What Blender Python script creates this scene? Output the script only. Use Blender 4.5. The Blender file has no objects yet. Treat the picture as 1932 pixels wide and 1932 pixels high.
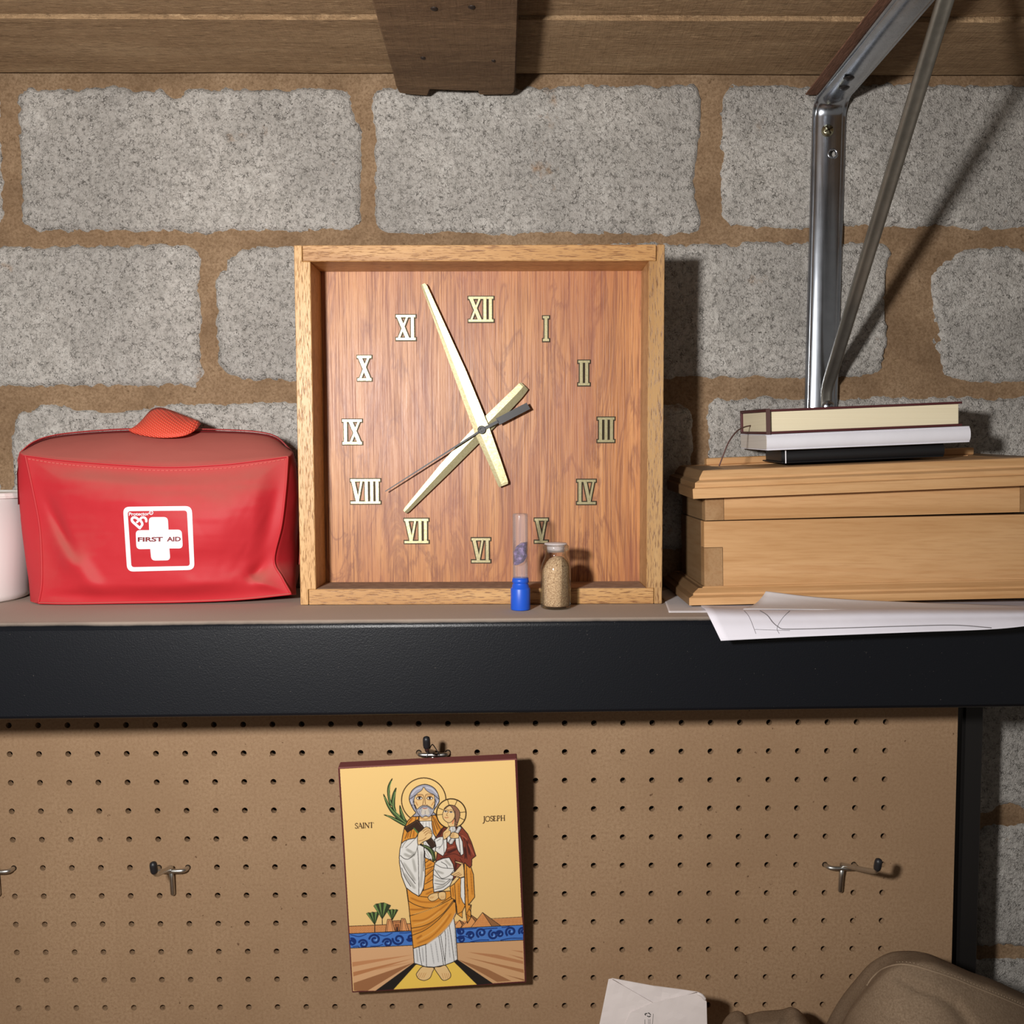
import bpy, bmesh, math, random
import numpy as np
from mathutils import Vector, Matrix
from mathutils.bvhtree import BVHTree
random.seed(3)
SC = bpy.context.scene
COL = SC.collection

# ------------------------------------------------------------------ camera, world, lamp, exposure
F, PITCH, YAW, ROLL = 1770.0, .0602, .0029, -.0031
CAM = np.array([0., 0., 1.5])
def _basis(p, y, r):
    right = np.array([math.cos(y), -math.sin(y), 0]); f = np.array([math.sin(y), math.cos(y), 0]); up = np.array([0, 0, 1.])
    f2 = f*math.cos(p)-up*math.sin(p); u2 = up*math.cos(p)+f*math.sin(p)
    return right*math.cos(r)+u2*math.sin(r), u2*math.cos(r)-right*math.sin(r), f2
RX, UP, FW = _basis(PITCH, YAW, ROLL)
cd = bpy.data.cameras.new('camera'); cam = bpy.data.objects.new('camera', cd); COL.objects.link(cam)
cd.sensor_width = 36; cd.lens = F/1932*36; cd.clip_start = .01; cd.clip_end = 50
M = Matrix.Identity(4)
for i in range(3):
    M[i][0], M[i][1], M[i][2], M[i][3] = RX[i], UP[i], -FW[i], CAM[i]
cam.matrix_world = M
SC.camera = cam
wd = bpy.data.worlds.new('garage_gloom'); SC.world = wd; wd.use_nodes = True
wd.node_tree.nodes['Background'].inputs[0].default_value = (1, .93, .85, 1)
wd.node_tree.nodes['Background'].inputs[1].default_value = .15
ld = bpy.data.lights.new('work_light', 'AREA'); ld.shape = 'DISK'; ld.size = .062; ld.energy = 8.8; ld.color = (1, .972, .945)
lo = bpy.data.objects.new('work_light', ld); COL.objects.link(lo)
lo.location = (-.25, 0, 1.585)
lo.rotation_euler = (Vector((-.02, 1.0, 1.47))-lo.location).to_track_quat('-Z', 'Y').to_euler()
SC.view_settings.view_transform = 'Standard'; SC.view_settings.look = 'None'
SC.view_settings.exposure = 0; SC.view_settings.gamma = 1; SC.view_settings.use_curve_mapping = False

# ------------------------------------------------------------------ measuring helpers
def ray(px, py):
    return FW + RX*((px-966)/F) - UP*((py-966)/F)
def W(px, py, Y):
    d = ray(px, py); return CAM + d*(Y/d[1])
def WZ(px, py, Z):
    d = ray(px, py); return CAM + d*((Z-1.5)/d[2])
def project(P):
    d = np.asarray(P)-CAM; w = d@FW
    return np.stack([966+F*(d@RX)/w, 966-F*(d@UP)/w], -1)

# ------------------------------------------------------------------ object helpers
ORG = {}
def tag(o, label=None, cat=None, group=None, kind=None):
    if label: o['label'] = label
    if cat: o['category'] = cat
    if group: o['group'] = group
    if kind: o['kind'] = kind
    return o
def thing(name, loc, label, cat, group=None):
    o = bpy.data.objects.new(name, None); COL.objects.link(o); o.location = loc; o.empty_display_size = .02
    ORG[o.name] = np.array(loc, float)
    return tag(o, label, cat, group)
def link(name, me, parent=None):
    o = bpy.data.objects.new(name, me); COL.objects.link(o)
    if parent: o.parent = parent
    ORG[o.name] = ORG[parent.name] if parent else np.zeros(3)
    return o
def mesh(name, v, f, mats, parent=None, smooth=False, mi=None, label=None):
    """world-space vertices; stored relative to the thing they belong to"""
    v = np.asarray(v, float).reshape(-1, 3)
    if parent: v = v-ORG[parent.name]
    me = bpy.data.meshes.new(name); me.from_pydata(v.tolist(), [], [list(map(int, q)) for q in f])
    for m in (mats if isinstance(mats, (list, tuple)) else [mats]): me.materials.append(m)
    if mi is not None: me.polygons.foreach_set('material_index', list(mi))
    if smooth: me.polygons.foreach_set('use_smooth', [True]*len(me.polygons))
    me.update(); o = link(name, me, parent)
    if label: o['label'] = label
    return o
def gridmesh(name, V, mats, parent=None, smooth=True, flip=False, closed_u=False):
    """V: (n, m, 3) numpy world positions, fast path"""
    n, m = V.shape[:2]
    idx = np.arange(n*m).reshape(n, m)
    if closed_u: idx = np.concatenate([idx, idx[:1]], 0)
    q = np.stack([idx[:-1, :-1], idx[1:, :-1], idx[1:, 1:], idx[:-1, 1:]], -1).reshape(-1, 4)
    if flip: q = q[:, ::-1]
    v = V.reshape(-1, 3)-(ORG[parent.name] if parent else 0)
    me = bpy.data.meshes.new(name); me.vertices.add(len(v)); me.vertices.foreach_set('co', v.astype(np.float32).ravel())
    me.loops.add(q.size); me.loops.foreach_set('vertex_index', q.astype(np.int32).ravel())
    me.polygons.add(len(q)); me.polygons.foreach_set('loop_start', np.arange(0, q.size, 4, dtype=np.int32))
    if smooth: me.polygons.foreach_set('use_smooth', np.ones(len(q), bool))
    for mm in (mats if isinstance(mats, (list, tuple)) else [mats]): me.materials.append(mm)
    me.update(calc_edges=True); me.validate()
    return link(name, me, parent)
class MB:
    def __init__(s): s.v = []; s.f = []; s.mi = []
    def add(s, v, f, mi=0):
        b = len(s.v); s.v += [tuple(map(float, p)) for p in v]; s.f += [[int(i)+b for i in q] for q in f]; s.mi += [mi]*len(f); return s
    def build(s, name, mats, parent=None, smooth=False, label=None):
        return mesh(name, s.v, s.f, mats, parent, smooth, s.mi, label)
def bm_out(bm):
    bm.verts.ensure_lookup_table(); bm.verts.index_update()
    v = [tuple(x.co) for x in bm.verts]; f = [[q.index for q in p.verts] for p in bm.faces]; bm.free(); return v, f
def box(x0, x1, y0, y1, z0, z1, b=0, seg=1, tf=None):
    bm = bmesh.new(); bmesh.ops.create_cube(bm, size=1)
    for q in bm.verts:
        q.co = ((x0+x1)/2+q.co.x*(x1-x0), (y0+y1)/2+q.co.y*(y1-y0), (z0+z1)/2+q.co.z*(z1-z0))
    if b: bmesh.ops.bevel(bm, geom=bm.edges[:], offset=b, segments=seg, affect='EDGES', profile=.5)
    v, f = bm_out(bm)
    if tf: v = [tf(p) for p in v]
    return v, f
def prism(poly, y0, y1, tf=None, b=0):
    """poly of (x, z), extruded along y"""
    bm = bmesh.new()
    a = [bm.verts.new((x, y0, z)) for x, z in poly]; c = [bm.verts.new((x, y1, z)) for x, z in poly]
    n = len(poly)
    f0 = bm.faces.new(a); bm.faces.new(c[::-1])
    for i in range(n): bm.faces.new((a[i], c[i], c[(i+1) % n], a[(i+1) % n]))
    bmesh.ops.recalc_face_normals(bm, faces=bm.faces[:])
    if b: bmesh.ops.bevel(bm, geom=bm.edges[:], offset=b, segments=1, affect='EDGES')
    bmesh.ops.triangulate(bm, faces=[f for f in bm.faces if len(f.verts) > 4])
    v, f = bm_out(bm)
    if tf: v = [tf(p) for p in v]
    return v, f
def catmull(P, n=8, closed=False):
    P = [np.asarray(p, float) for p in P]; out = []; m = len(P)
    for i in range(m if closed else m-1):
        p0 = P[(i-1) % m] if closed or i else 2*P[0]-P[1]
        p1, p2 = P[i], P[(i+1) % m]
        p3 = P[(i+2) % m] if closed or i+2 < m else 2*P[-1]-P[-2]
        for k in range(n):
            t = k/n
            out.append(.5*(2*p1+(p2-p0)*t+(2*p0-5*p1+4*p2-p3)*t*t+(3*p1-p0-3*p2+p3)*t**3))
    if not closed: out.append(P[-1])
    return np.array(out)
def resample(P, n):
    P = np.asarray(P, float); d = np.r_[0, np.cumsum(np.linalg.norm(np.diff(P, axis=0), axis=1))]
    t = np.linspace(0, d[-1], n); return np.stack([np.interp(t, d, P[:, k]) for k in range(P.shape[1])], 1)
def tube(path, r, n=10, cap=True):
    path = np.asarray(path, float); m = len(path); r = np.broadcast_to(np.asarray(r, float), (m,))
    T = np.gradient(path, axis=0); T /= np.linalg.norm(T, axis=1)[:, None]+1e-12
    u = np.cross(T[0], [0, 0, 1.]);  u = u if np.linalg.norm(u) > 1e-3 else np.cross(T[0], [1., 0, 0]); u /= np.linalg.norm(u)
    v = []; f = []
    for i in range(m):
        u = u-T[i]*(u@T[i]); u /= np.linalg.norm(u); w = np.cross(T[i], u)
        for k in range(n):
            a = 2*math.pi*k/n; v.append(path[i]+r[i]*(math.cos(a)*u+math.sin(a)*w))
    for i in range(m-1):
        for k in range(n): f.append((i*n+k, i*n+(k+1) % n, (i+1)*n+(k+1) % n, (i+1)*n+k))
    if cap: f.append(tuple(range(n))[::-1]); f.append(tuple((m-1)*n+k for k in range(n)))
    return v, f
def lathe(prof, c, n=40, cap=False):
    """prof of (r, z) round the vertical through c"""
    v = []; f = []
    for r, z in prof:
        for k in range(n):
            a = 2*math.pi*k/n; v.append((c[0]+r*math.cos(a), c[1]+r*math.sin(a), c[2]+z))
    m = len(prof)
    for i in range(m-1):
        for k in range(n): f.append((i*n+k, i*n+(k+1) % n, (i+1)*n+(k+1) % n, (i+1)*n+k))
    if cap: f.append(tuple(range(n))[::-1]); f.append(tuple((m-1)*n+k for k in range(n)))
    return v, f
def _hash(ix, iy, seed):
    h = (ix.astype(np.int64)*374761393+iy.astype(np.int64)*668265263+seed*1442695041) & 0xffffffff
    h = ((h ^ (h >> 13))*1274126177) & 0xffffffff
    return ((h ^ (h >> 16)) & 0xffff)/65535.0
def vnoise(x, y, seed=0):
    ix = np.floor(x); iy = np.floor(y); fx = x-ix; fy = y-iy; fx = fx*fx*(3-2*fx); fy = fy*fy*(3-2*fy)
    a = _hash(ix, iy, seed); b = _hash(ix+1, iy, seed); c = _hash(ix, iy+1, seed); d = _hash(ix+1, iy+1, seed)
    return (a*(1-fx)+b*fx)*(1-fy)+(c*(1-fx)+d*fx)*fy
def fbm(x, y, seed=0, o=4):
    t = 0; a = .5; s = 0
    for k in range(o): t = t+a*(vnoise(x*2**k, y*2**k, seed+k*17)-.5); s += a; a *= .55
    return t/s

# ------------------------------------------------------------------ materials
def S(r, g, b, a=1):
    L = lambda c: c/12.92 if c <= .04045 else ((c+.055)/1.055)**2.4
    return (L(r/255), L(g/255), L(b/255), a)
class NT:
    def __init__(s, name):
        s.m = bpy.data.materials.new(name); s.m.use_nodes = True; s.t = s.m.node_tree
        s.b = s.t.nodes['Principled BSDF']; s.out = s.t.nodes['Material Output']
        s.co = s.t.nodes.new('ShaderNodeTexCoord').outputs['Object']
    def n(s, ty, **kw):
        x = s.t.nodes.new(ty)
        for k, v in kw.items(): setattr(x, k, v)
        return x
    def set(s, sock, v):
        if isinstance(v, bpy.types.NodeSocket): s.t.links.new(v, sock)
        else: sock.default_value = v
    def map(s, scale, rot=(0, 0, 0), loc=(0, 0, 0), co=None):
        x = s.n('ShaderNodeMapping'); s.set(x.inputs['Vector'], co or s.co); x.inputs['Scale'].default_value = scale
        x.inputs['Rotation'].default_value = rot; x.inputs['Location'].default_value = loc; return x.outputs[0]
    def noise(s, vec, scale=1, detail=4, rough=.6, dist=0):
        x = s.n('ShaderNodeTexNoise'); s.set(x.inputs['Vector'], vec)
        x.inputs['Scale'].default_value = scale; x.inputs['Detail'].default_value = detail
        x.inputs['Roughness'].default_value = rough; x.inputs['Distortion'].default_value = dist
        return x.outputs['Fac']
    def vor(s, vec, scale, feature='F1'):
        x = s.n('ShaderNodeTexVoronoi', feature=feature); s.set(x.inputs['Vector'], vec); x.inputs['Scale'].default_value = scale
        return x.outputs['Distance']
    def ramp(s, fac, stops, interp='LINEAR'):
        x = s.n('ShaderNodeValToRGB'); s.set(x.inputs[0], fac); e = x.color_ramp.elements; x.color_ramp.interpolation = interp
        while len(e) < len(stops): e.new(.5)
        for q, (p, c) in zip(e, stops): q.position = p; q.color = c if isinstance(c, tuple) else (c, c, c, 1)
        return x.outputs[0]
    def mix(s, fac, a, b, mode='MIX'):
        x = s.n('ShaderNodeMix', data_type='RGBA', blend_type=mode); s.set(x.inputs[0], fac); s.set(x.inputs[6], a); s.set(x.inputs[7], b)
        return x.outputs[2]
    def math(s, op, a, b=0., c=False):
        x = s.n('ShaderNodeMath', operation=op, use_clamp=c); s.set(x.inputs[0], a); s.set(x.inputs[1], b); return x.outputs[0]
    def bump(s, h, strength=.5, dist=.001, prev=None):
        x = s.n('ShaderNodeBump'); s.set(x.inputs['Height'], h); x.inputs['Strength'].default_value = strength; x.inputs['Distance'].default_value = dist
        if prev is not None: s.set(x.inputs['Normal'], prev)
        return x.outputs[0]
    def fin(s, col=None, rough=.6, metal=0, normal=None, spec=None, **kw):
        if col is not None: s.set(s.b.inputs['Base Color'], col)
        s.set(s.b.inputs['Roughness'], rough); s.b.inputs['Metallic'].default_value = metal
        if normal is not None: s.set(s.b.inputs['Normal'], normal)
        if spec is not None: s.b.inputs['Specular IOR Level'].default_value = spec
        for k, v in kw.items(): s.set(s.b.inputs[k], v)
        return s.m
def plain(name, c, rough=.5, metal=0, spec=None, **kw): return NT(name).fin(c, rough, metal, spec=spec, **kw)

def m_block():
    n = NT('concrete'); co = n.co
    big = n.noise(co, 9, 3); mid = n.noise(co, 70, 6, .7); fine = n.noise(co, 330, 4, .65)
    c = n.ramp(mid, [(.3, S(166, 162, 155)), (.5, S(186, 181, 174)), (.7, S(202, 198, 191))])
    c = n.mix(n.ramp(big, [(.38, .5), (.62, 0.)]), c, S(150, 146, 141))
    wn = n.n('ShaderNodeTexNoise'); n.set(wn.inputs['Vector'], co); wn.inputs['Scale'].default_value = 240; wn.inputs['Detail'].default_value = 3
    wp = n.n('ShaderNodeVectorMath', operation='MULTIPLY_ADD'); n.set(wp.inputs[0], wn.outputs['Color']); wp.inputs[1].default_value = (.007,)*3; n.set(wp.inputs[2], co)
    lump = n.vor(n.map((1, 1, .8), co=wp.outputs[0]), 400, 'DISTANCE_TO_EDGE')
    pit = n.math('MULTIPLY', n.ramp(lump, [(.02, 1.), (.12, 0.)]), n.ramp(n.noise(co, 170, 5, .75), [(.50, 0.), (.64, 1.)]))
    pit = n.math('MAXIMUM', pit, n.ramp(n.noise(co, 420, 4, .6), [(.31, 1.), (.36, 0.)]))
    pm = n.math('MULTIPLY', pit, n.ramp(n.noise(co, 24, 4), [(.36, .35), (.64, .95)]))
    c = n.mix(pm, c, S(58, 53, 47))
    st = n.ramp(n.noise(co, 16, 5, .65), [(.64, 0.), (.72, .75)])
    c = n.mix(st, c, S(150, 112, 72))
    c = n.mix(n.ramp(fine, [(.35, .4), (.55, 0.)]), c, S(108, 103, 96))
    h = n.math('ADD', n.math('MULTIPLY', mid, .8), n.math('MULTIPLY', fine, .5)); h = n.math('SUBTRACT', h, n.math('MULTIPLY', pit, .6)); h = n.math('ADD', h, n.math('MULTIPLY', n.math('MINIMUM', lump, .3), .9))
    return n.fin(c, .92, normal=n.bump(h, .9, .0013), spec=.2)
def m_mortar():
    n = NT('mortar'); co = n.co
    a = n.noise(co, 22, 4); f = n.noise(co, 480, 4, .7)
    c = n.ramp(a, [(.3, S(128, 104, 80)), (.5, S(148, 122, 95)), (.72, S(164, 138, 110))])
    c = n.mix(n.ramp(f, [(.35, .6), (.62, 0.)]), c, S(96, 72, 48))
    c = n.mix(n.ramp(n.noise(co, 170, 4, .7), [(.28, .8), (.38, 0.)]), c, S(88, 66, 44))
    h = n.math('ADD', n.math('MULTIPLY', a, 2.5), n.math('MULTIPLY', f, .35))
    return n.fin(c, .9, normal=n.bump(h, .8, .0016), spec=.2)
def m_rough(name, axis, c0, c1, c2, seed=0):
    n = NT(name)
    sc = (1.5, 22, 22) if axis == 0 else (22, 1.5, 22)
    g = n.noise(n.map(sc, loc=(seed, seed*.7, 0)), 4, 6, .62, .6)
    f = n.noise(n.map((30, 160, 60) if axis == 0 else (160, 30, 60)), 3, 6, .75)
    big = n.noise(n.map((3, 9, 9), loc=(seed, 0, 0)), 2, 3)
    saw = n.noise(n.map((120, 12, 12), rot=(0, 0, .75)), 2.2, 3, .6)
    c = n.ramp(g, [(.3, c0), (.5, c1), (.72, c2)])
    c = n.mix(n.ramp(big, [(.42, .6), (.66, 0.)]), c, c0)
    c = n.mix(n.ramp(f, [(.36, .4), (.5, 0.)]), c, S(58, 40, 24))
    c = n.mix(n.ramp(n.vor(n.map((2.2, 7, 7), loc=(seed*3.1, .4, 0)), 1.9), [(.05, .8), (.12, 0.)]), c, S(46, 32, 20))
    fl_ = n.noise(n.map((60, 420, 160) if axis == 0 else (420, 60, 160), rot=(0, 0, .12)), 1.4, 4, .7)
    c = n.mix(n.ramp(fl_, [(.56, 0.), (.70, .55)]), c, tuple(min(1., q*1.5) for q in c2[:3])+(1,))  # pale flecks put the bright fibre highlights into the colour
    c = n.mix(n.ramp(fl_, [(.30, .5), (.42, 0.)]), c, S(70, 50, 32))
    f = n.math('ADD', f, n.math('MULTIPLY', fl_, .8))
    h = n.math('ADD', n.math('MULTIPLY', f, .9), n.math('ADD', n.math('MULTIPLY', g, .4), n.math('MULTIPLY', saw, .55)))
    return n.fin(c, .85, normal=n.bump(h, 1.0, .0030), spec=.2)
def m_oak(name, axis, tone=1.):
    """yellow brown hardwood with short dark pores along the grain"""
    n = NT(name)
    hi, lo = 1, .075
    sc = [hi*1500]*3; sc[axis] = lo*1500
    p = n.noise(n.map(tuple(sc), rot=(0, .06, 0)), 1, 3, .55)
    sb = [60]*3; sb[axis] = 4
    b = n.noise(n.map(tuple(sb)), 1, 4, .6, .4)
    k = lambda r, g, bb: S(r*tone, g*tone, bb*tone)
    c = n.ramp(b, [(.3, k(172, 124, 74)), (.5, k(198, 152, 98)), (.7, k(212, 170, 116))])
    c = n.mix(n.ramp(p, [(.38, .8), (.47, 0.)]), c, k(118, 72, 34))
    return n.fin(c, .42, normal=n.bump(n.math('SUBTRACT', b, n.ramp(p, [(.35, 1.), (.45, 0.)])), .25, .0006), spec=.4)
def m_face():
    n = NT('red_brown_veneer')
    st = n.noise(n.map((1, 1, .016)), 900, 4, .6)
    st2 = n.noise(n.map((1, 1, .03), rot=(0, .02, 0)), 170, 4, .6, .3)
    big = n.noise(n.map((1, 1, .35)), 16, 3)
    cath = n.noise(n.map((1, 1, .22), rot=(0, .12, 0)), 26, 5, .6, 1.6)
    c = n.ramp(st2, [(.28, S(160, 100, 57)), (.5, S(188, 127, 74)), (.75, S(203, 144, 89))])
    c = n.mix(n.ramp(st, [(.36, .75), (.5, 0.)]), c, S(112, 58, 34))
    c = n.mix(n.ramp(cath, [(.46, 0.), (.5, .55), (.54, 0.)]), c, S(120, 64, 40))
    c = n.mix(n.ramp(big, [(.36, .4), (.55, 0.)]), c, S(156, 90, 66))
    return n.fin(c, n.ramp(st, [(.3, .52), (.6, .4)]), normal=n.bump(st, .35, .0006), spec=.55)
def m_pine(name, axis, seed=0, tone=1.):
    n = NT(name); sc = [24]*3; sc[axis] = 1.6
    g = n.noise(n.map(tuple(sc), loc=(seed, 0, seed)), 1.5, 3, .5, 1.2)
    sf = [500]*3; sf[axis] = 30
    f = n.noise(n.map(tuple(sf)), 1, 3)
    k = lambda r, gg, b: S(r*tone, gg*tone, b*tone)
    c = n.ramp(g, [(.3, k(186, 140, 92)), (.5, k(204, 160, 112)), (.62, k(206, 163, 116)), (.75, k(194, 146, 98))])
    c = n.mix(n.ramp(f, [(.3, .3), (.55, 0.)]), c, k(160, 108, 58))
    return n.fin(c, .5, normal=n.bump(f, .15, .0004), spec=.35)
def m_peg():
    n = NT('brown_hardboard')
    f = n.noise(n.co, 420, 5, .75); b = n.noise(n.co, 7, 4); sp = n.noise(n.co, 190, 3, .5)
    c = n.ramp(f, [(.28, S(136, 107, 79)), (.5, S(160, 130, 100)), (.75, S(176, 147, 116))])
    c = n.mix(n.ramp(b, [(.4, .5), (.62, 0.)]), c, S(146, 116, 87))
    c = n.mix(n.ramp(sp, [(.26, .8), (.3, 0.)]), c, S(90, 62, 40))
    return n.fin(c, .75, normal=n.bump(f, .25, .0004), spec=.3)
def dusty(n, base, dust, lo=.35, hi=.9, amt=.9, nscale=18):
    """settled dust: thick on whatever faces up"""
    g = n.n('ShaderNodeNewGeometry'); x = n.n('ShaderNodeSeparateXYZ'); n.set(x.inputs[0], g.outputs['Normal'])
    t = n.math('ADD', x.outputs['Z'], n.math('MULTIPLY', n.math('SUBTRACT', n.noise(n.co, nscale, 5, .65), .5), .35))
    k = n.ramp(t, [(lo, 0.), (hi, amt)])
    return n.mix(k, base, dust), k
def m_steel_black():
    n = NT('black_powder_coat')
    f = n.noise(n.co, 900, 3, .6)
    c, k = dusty(n, S(16, 18, 23), S(178, 162, 148), .55, .95, .97)
    c = n.mix(n.ramp(n.noise(n.co, 700, 2), [(.74, 0.), (.78, .35)]), c, S(150, 140, 128))
    return n.fin(c, n.ramp(k, [(0., .36), (.8, .95)]), normal=n.bump(f, .3, .0005), spec=.35)
def m_bag():
    n = NT('red_nylon')
    c, k = dusty(n, S(188, 42, 50), S(160, 122, 106), -.02, .8, .5, 26)
    w = n.noise(n.co, 1500, 2)
    soft = n.noise(n.co, 30, 2, .4, .2)
    nb = n.bump(w, .15, .0003); nb = n.bump(soft, .25, .004, nb)
    return n.fin(c, n.ramp(k, [(0., .56), (.6, .85)]), normal=nb, spec=.28)
def m_web():
    n = NT('orange_red_webbing')
    def wv(rot):
        x = n.n('ShaderNodeTexWave', wave_type='BANDS', bands_direction='X'); n.set(x.inputs[0], n.map((1, 1, 1), rot=rot)); x.inputs['Scale'].default_value = 170
        x.inputs['Distortion'].default_value = .4; return x.outputs['Fac']
    a = wv((0, .0, 0)); b = wv((0, 1.05, 0)); h = n.math('MULTIPLY', a, b)
    return n.fin(n.mix(n.ramp(h, [(.05, 0.), (.6, 1.)]), S(214, 66, 46), S(246, 112, 86)), .6, normal=n.bump(h, .8, .0007))
def m_cloth():
    n = NT('brown_canvas')
    f = n.noise(n.co, 700, 4, .7); b = n.noise(n.co, 20, 3)
    c = n.ramp(f, [(.3, S(110, 91, 72)), (.55, S(134, 114, 93)), (.75, S(150, 130, 108))])
    c = n.mix(n.ramp(b, [(.4, .4), (.65, 0.)]), c, S(112, 93, 74))
    return n.fin(c, .9, normal=n.bump(f, .4, .0006), spec=.15)
def m_steel(name='galvanised_steel', c=(150, 152, 156), rough=.3):
    n = NT(name); f = n.noise(n.map((300, 300, 12)), 1, 3)
    return n.fin(n.mix(n.ramp(n.noise(n.co, 60, 4), [(.35, .4), (.65, 0.)]), S(*c), S(c[0]*.8, c[1]*.8, c[2]*.8)), n.ramp(f, [(.3, rough), (.7, rough+.1)]), 1)
def m_brass():
    n = NT('worn_brass'); f = n.noise(n.co, 520, 4, .7)
    c = n.ramp(f, [(.3, S(146, 136, 100)), (.55, S(180, 170, 132)), (.75, S(198, 190, 156))])
    return n.fin(c, n.ramp(f, [(.3, .42), (.7, .3)]), .72, normal=n.bump(f, .15, .0003))
def m_sand():
    n = NT('beach_sand'); f = n.vor(n.co, 1900); r = n.noise(n.co, 900, 3, .6); d = n.noise(n.co, 760, 1)
    c = n.ramp(r, [(.3, S(150, 118, 84)), (.5, S(192, 160, 124)), (.72, S(222, 194, 154))])
    c = n.mix(n.ramp(d, [(.3, .832), (.34, 0.)]), c, S(78, 50, 32))
    return n.fin(c, .9, normal=n.bump(f, .6, .0006))
def m_clear(name, tint, gloss=.1, diffuse=0., dcol=(.9, .9, .9, 1)):
    n = NT(name); n.t.nodes.remove(n.b)
    lw = n.n('ShaderNodeLayerWeight'); lw.inputs[0].default_value = .35
    tr = n.n('ShaderNodeBsdfTransparent'); n.set(tr.inputs[0], n.mix(lw.outputs['Facing'], (1, 1, 1, 1), tint))
    gl = n.n('ShaderNodeBsdfGlossy'); gl.inputs['Roughness'].default_value = .06
    m1 = n.n('ShaderNodeMixShader'); n.set(m1.inputs[0], n.math('ADD', n.math('MULTIPLY', lw.outputs['Fresnel'], .55), gloss*.3)); n.set(m1.inputs[1], tr.outputs[0]); n.set(m1.inputs[2], gl.outputs[0])
    o = m1.outputs[0]
    if diffuse:
        df = n.n('ShaderNodeBsdfDiffuse'); df.inputs[0].default_value = dcol
        m2 = n.n('ShaderNodeMixShader'); m2.inputs[0].default_value = diffuse; n.set(m2.inputs[1], o); n.set(m2.inputs[2], df.outputs[0]); o = m2.outputs[0]
    n.t.links.new(o, n.out.inputs[0]); return n.m
def m_paper(name, c, ns=3.): 
    n = NT(name); b = n.noise(n.co, 40, 4)
    return n.fin(n.mix(n.ramp(b, [(.35, .25), (.65, 0.)]), c, tuple(x*.86 for x in c[:3])+(1,)), .75, normal=n.bump(n.noise(n.co, 25, 3), .25, .002), spec=.25)

BLOCK, MORTAR, PEG, STEELB = m_block(), m_mortar(), m_peg(), m_steel_black()
PLANK = m_rough('sawn_plank', 0, S(152, 122, 90), S(174, 143, 108), S(190, 160, 124))
BATTEN = m_rough('sawn_batten', 0, S(104, 79, 57), S(124, 97, 71), S(142, 113, 84), 2.3)
BATTEN2 = m_rough('red_brown_batten', 1, S(112, 78, 60), S(142, 102, 82), S(156, 116, 94), 4.1)
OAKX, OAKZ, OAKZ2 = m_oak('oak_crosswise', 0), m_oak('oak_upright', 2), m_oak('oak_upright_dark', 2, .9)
FACE, BRASS = m_face(), m_brass()
n_ = NT('dusty_ledge'); DUSTLEDGE = n_.fin(n_.ramp(n_.noise(n_.co, 120, 5), [(.3, S(128, 102, 82)), (.7, S(160, 132, 110))]), .95)
DARKBR = plain('dark_bronze', S(52, 42, 26), .5, .6)
BLKPL = plain('black_plastic', S(34, 33, 36), .45)
BAG, WEB, CLOTH = m_bag(), m_web(), m_cloth()
DARKRED = plain('dark_red_tape', S(128, 24, 30), .6); THREAD = plain('pale_red_thread', S(206, 100, 92), .8); COIL = plain('red_coil', S(178, 52, 52), .5)
PRINTW = plain('white_print', S(236, 234, 238), .45); PRINTR = plain('dark_red_print', S(126, 42, 46), .6)
WHITEPL = plain('white_plastic', S(232, 226, 224), .35); LIDW = plain('white_lid', S(240, 238, 234), .3)
PINE, PINE2, PINEY = m_pine('pine_long', 0), m_pine('pine_long_rail', 0, 3.3), m_pine('pine_side', 1, 1.2, .62)
ENDG = m_pine('pine_end_grain', 1, 5.5, .80)
MAROON = plain('maroon_cover', S(78, 30, 32), .55); CREAM = None
def m_pages(name, c, dark):
    n = NT(name); f = n.noise(n.map((3, 3, 2600)), 1, 2); r = n.n('ShaderNodeTexWave', bands_direction='X'); n.set(r.inputs[0], n.co); r.inputs['Scale'].default_value = 50
    cc = n.mix(n.ramp(f, [(.4, .35), (.6, 0.)]), c, dark)
    return n.fin(cc, .85, normal=n.bump(f, .3, .0003))
CREAM = m_pages('cream_pages', S(236, 224, 192), S(208, 192, 156)); GREYPG = m_pages('white_pages', S(214, 206, 196), S(170, 160, 150))
WHITEC = m_paper('white_cover', S(228, 226, 232)); BLACKC = plain('black_cover', S(20, 20, 22), .5)
BANDM = plain('brown_elastic', S(84, 58, 54), .8)
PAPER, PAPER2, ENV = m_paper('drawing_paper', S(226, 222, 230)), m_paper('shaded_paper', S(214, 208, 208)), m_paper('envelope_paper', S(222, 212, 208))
INK = plain('pencil_line', S(112, 108, 110), .8); BLACKINK = plain('black_ink', S(24, 22, 22), .7); GREYINK = plain('grey_ink', S(150, 146, 144), .7)
STEEL, WIRE = m_steel(c=(188, 193, 201), rough=.19), m_steel('zinc_wire', (205, 203, 198), .3)
SCREWM = plain('yellow_zinc', S(190, 186, 156), .25, 1); DARKST = m_steel('dark_steel', (92, 92, 94), .35)
GLASS = m_clear('bottle_glass', (.72, .80, .74, 1), .12); CLEARPL = m_clear('clear_tube', (.86, .86, .9, 1), .15, .10, (.86, .82, .86, 1))
STOP = m_clear('stopper_plastic', (.9, .9, .92, 1), .2, .45, (.85, .8, .8, 1))
BLUE = plain('blue_plastic', S(28, 84, 196), .4); SAND = m_sand()
n_ = NT('purple_stone'); PURPLE = n_.fin(n_.ramp(n_.noise(n_.co, 260, 5, .7), [(.36, S(44, 32, 62)), (.5, S(92, 68, 118)), (.68, S(166, 144, 186))]), .35)
ICONB = plain('lit_maroon_board', S(122, 66, 62), .5)  # lighter than the painted border: light on the top edge put into the colour
NAILM = plain('rusty_nail', S(52, 42, 36), .6, .5)

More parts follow.
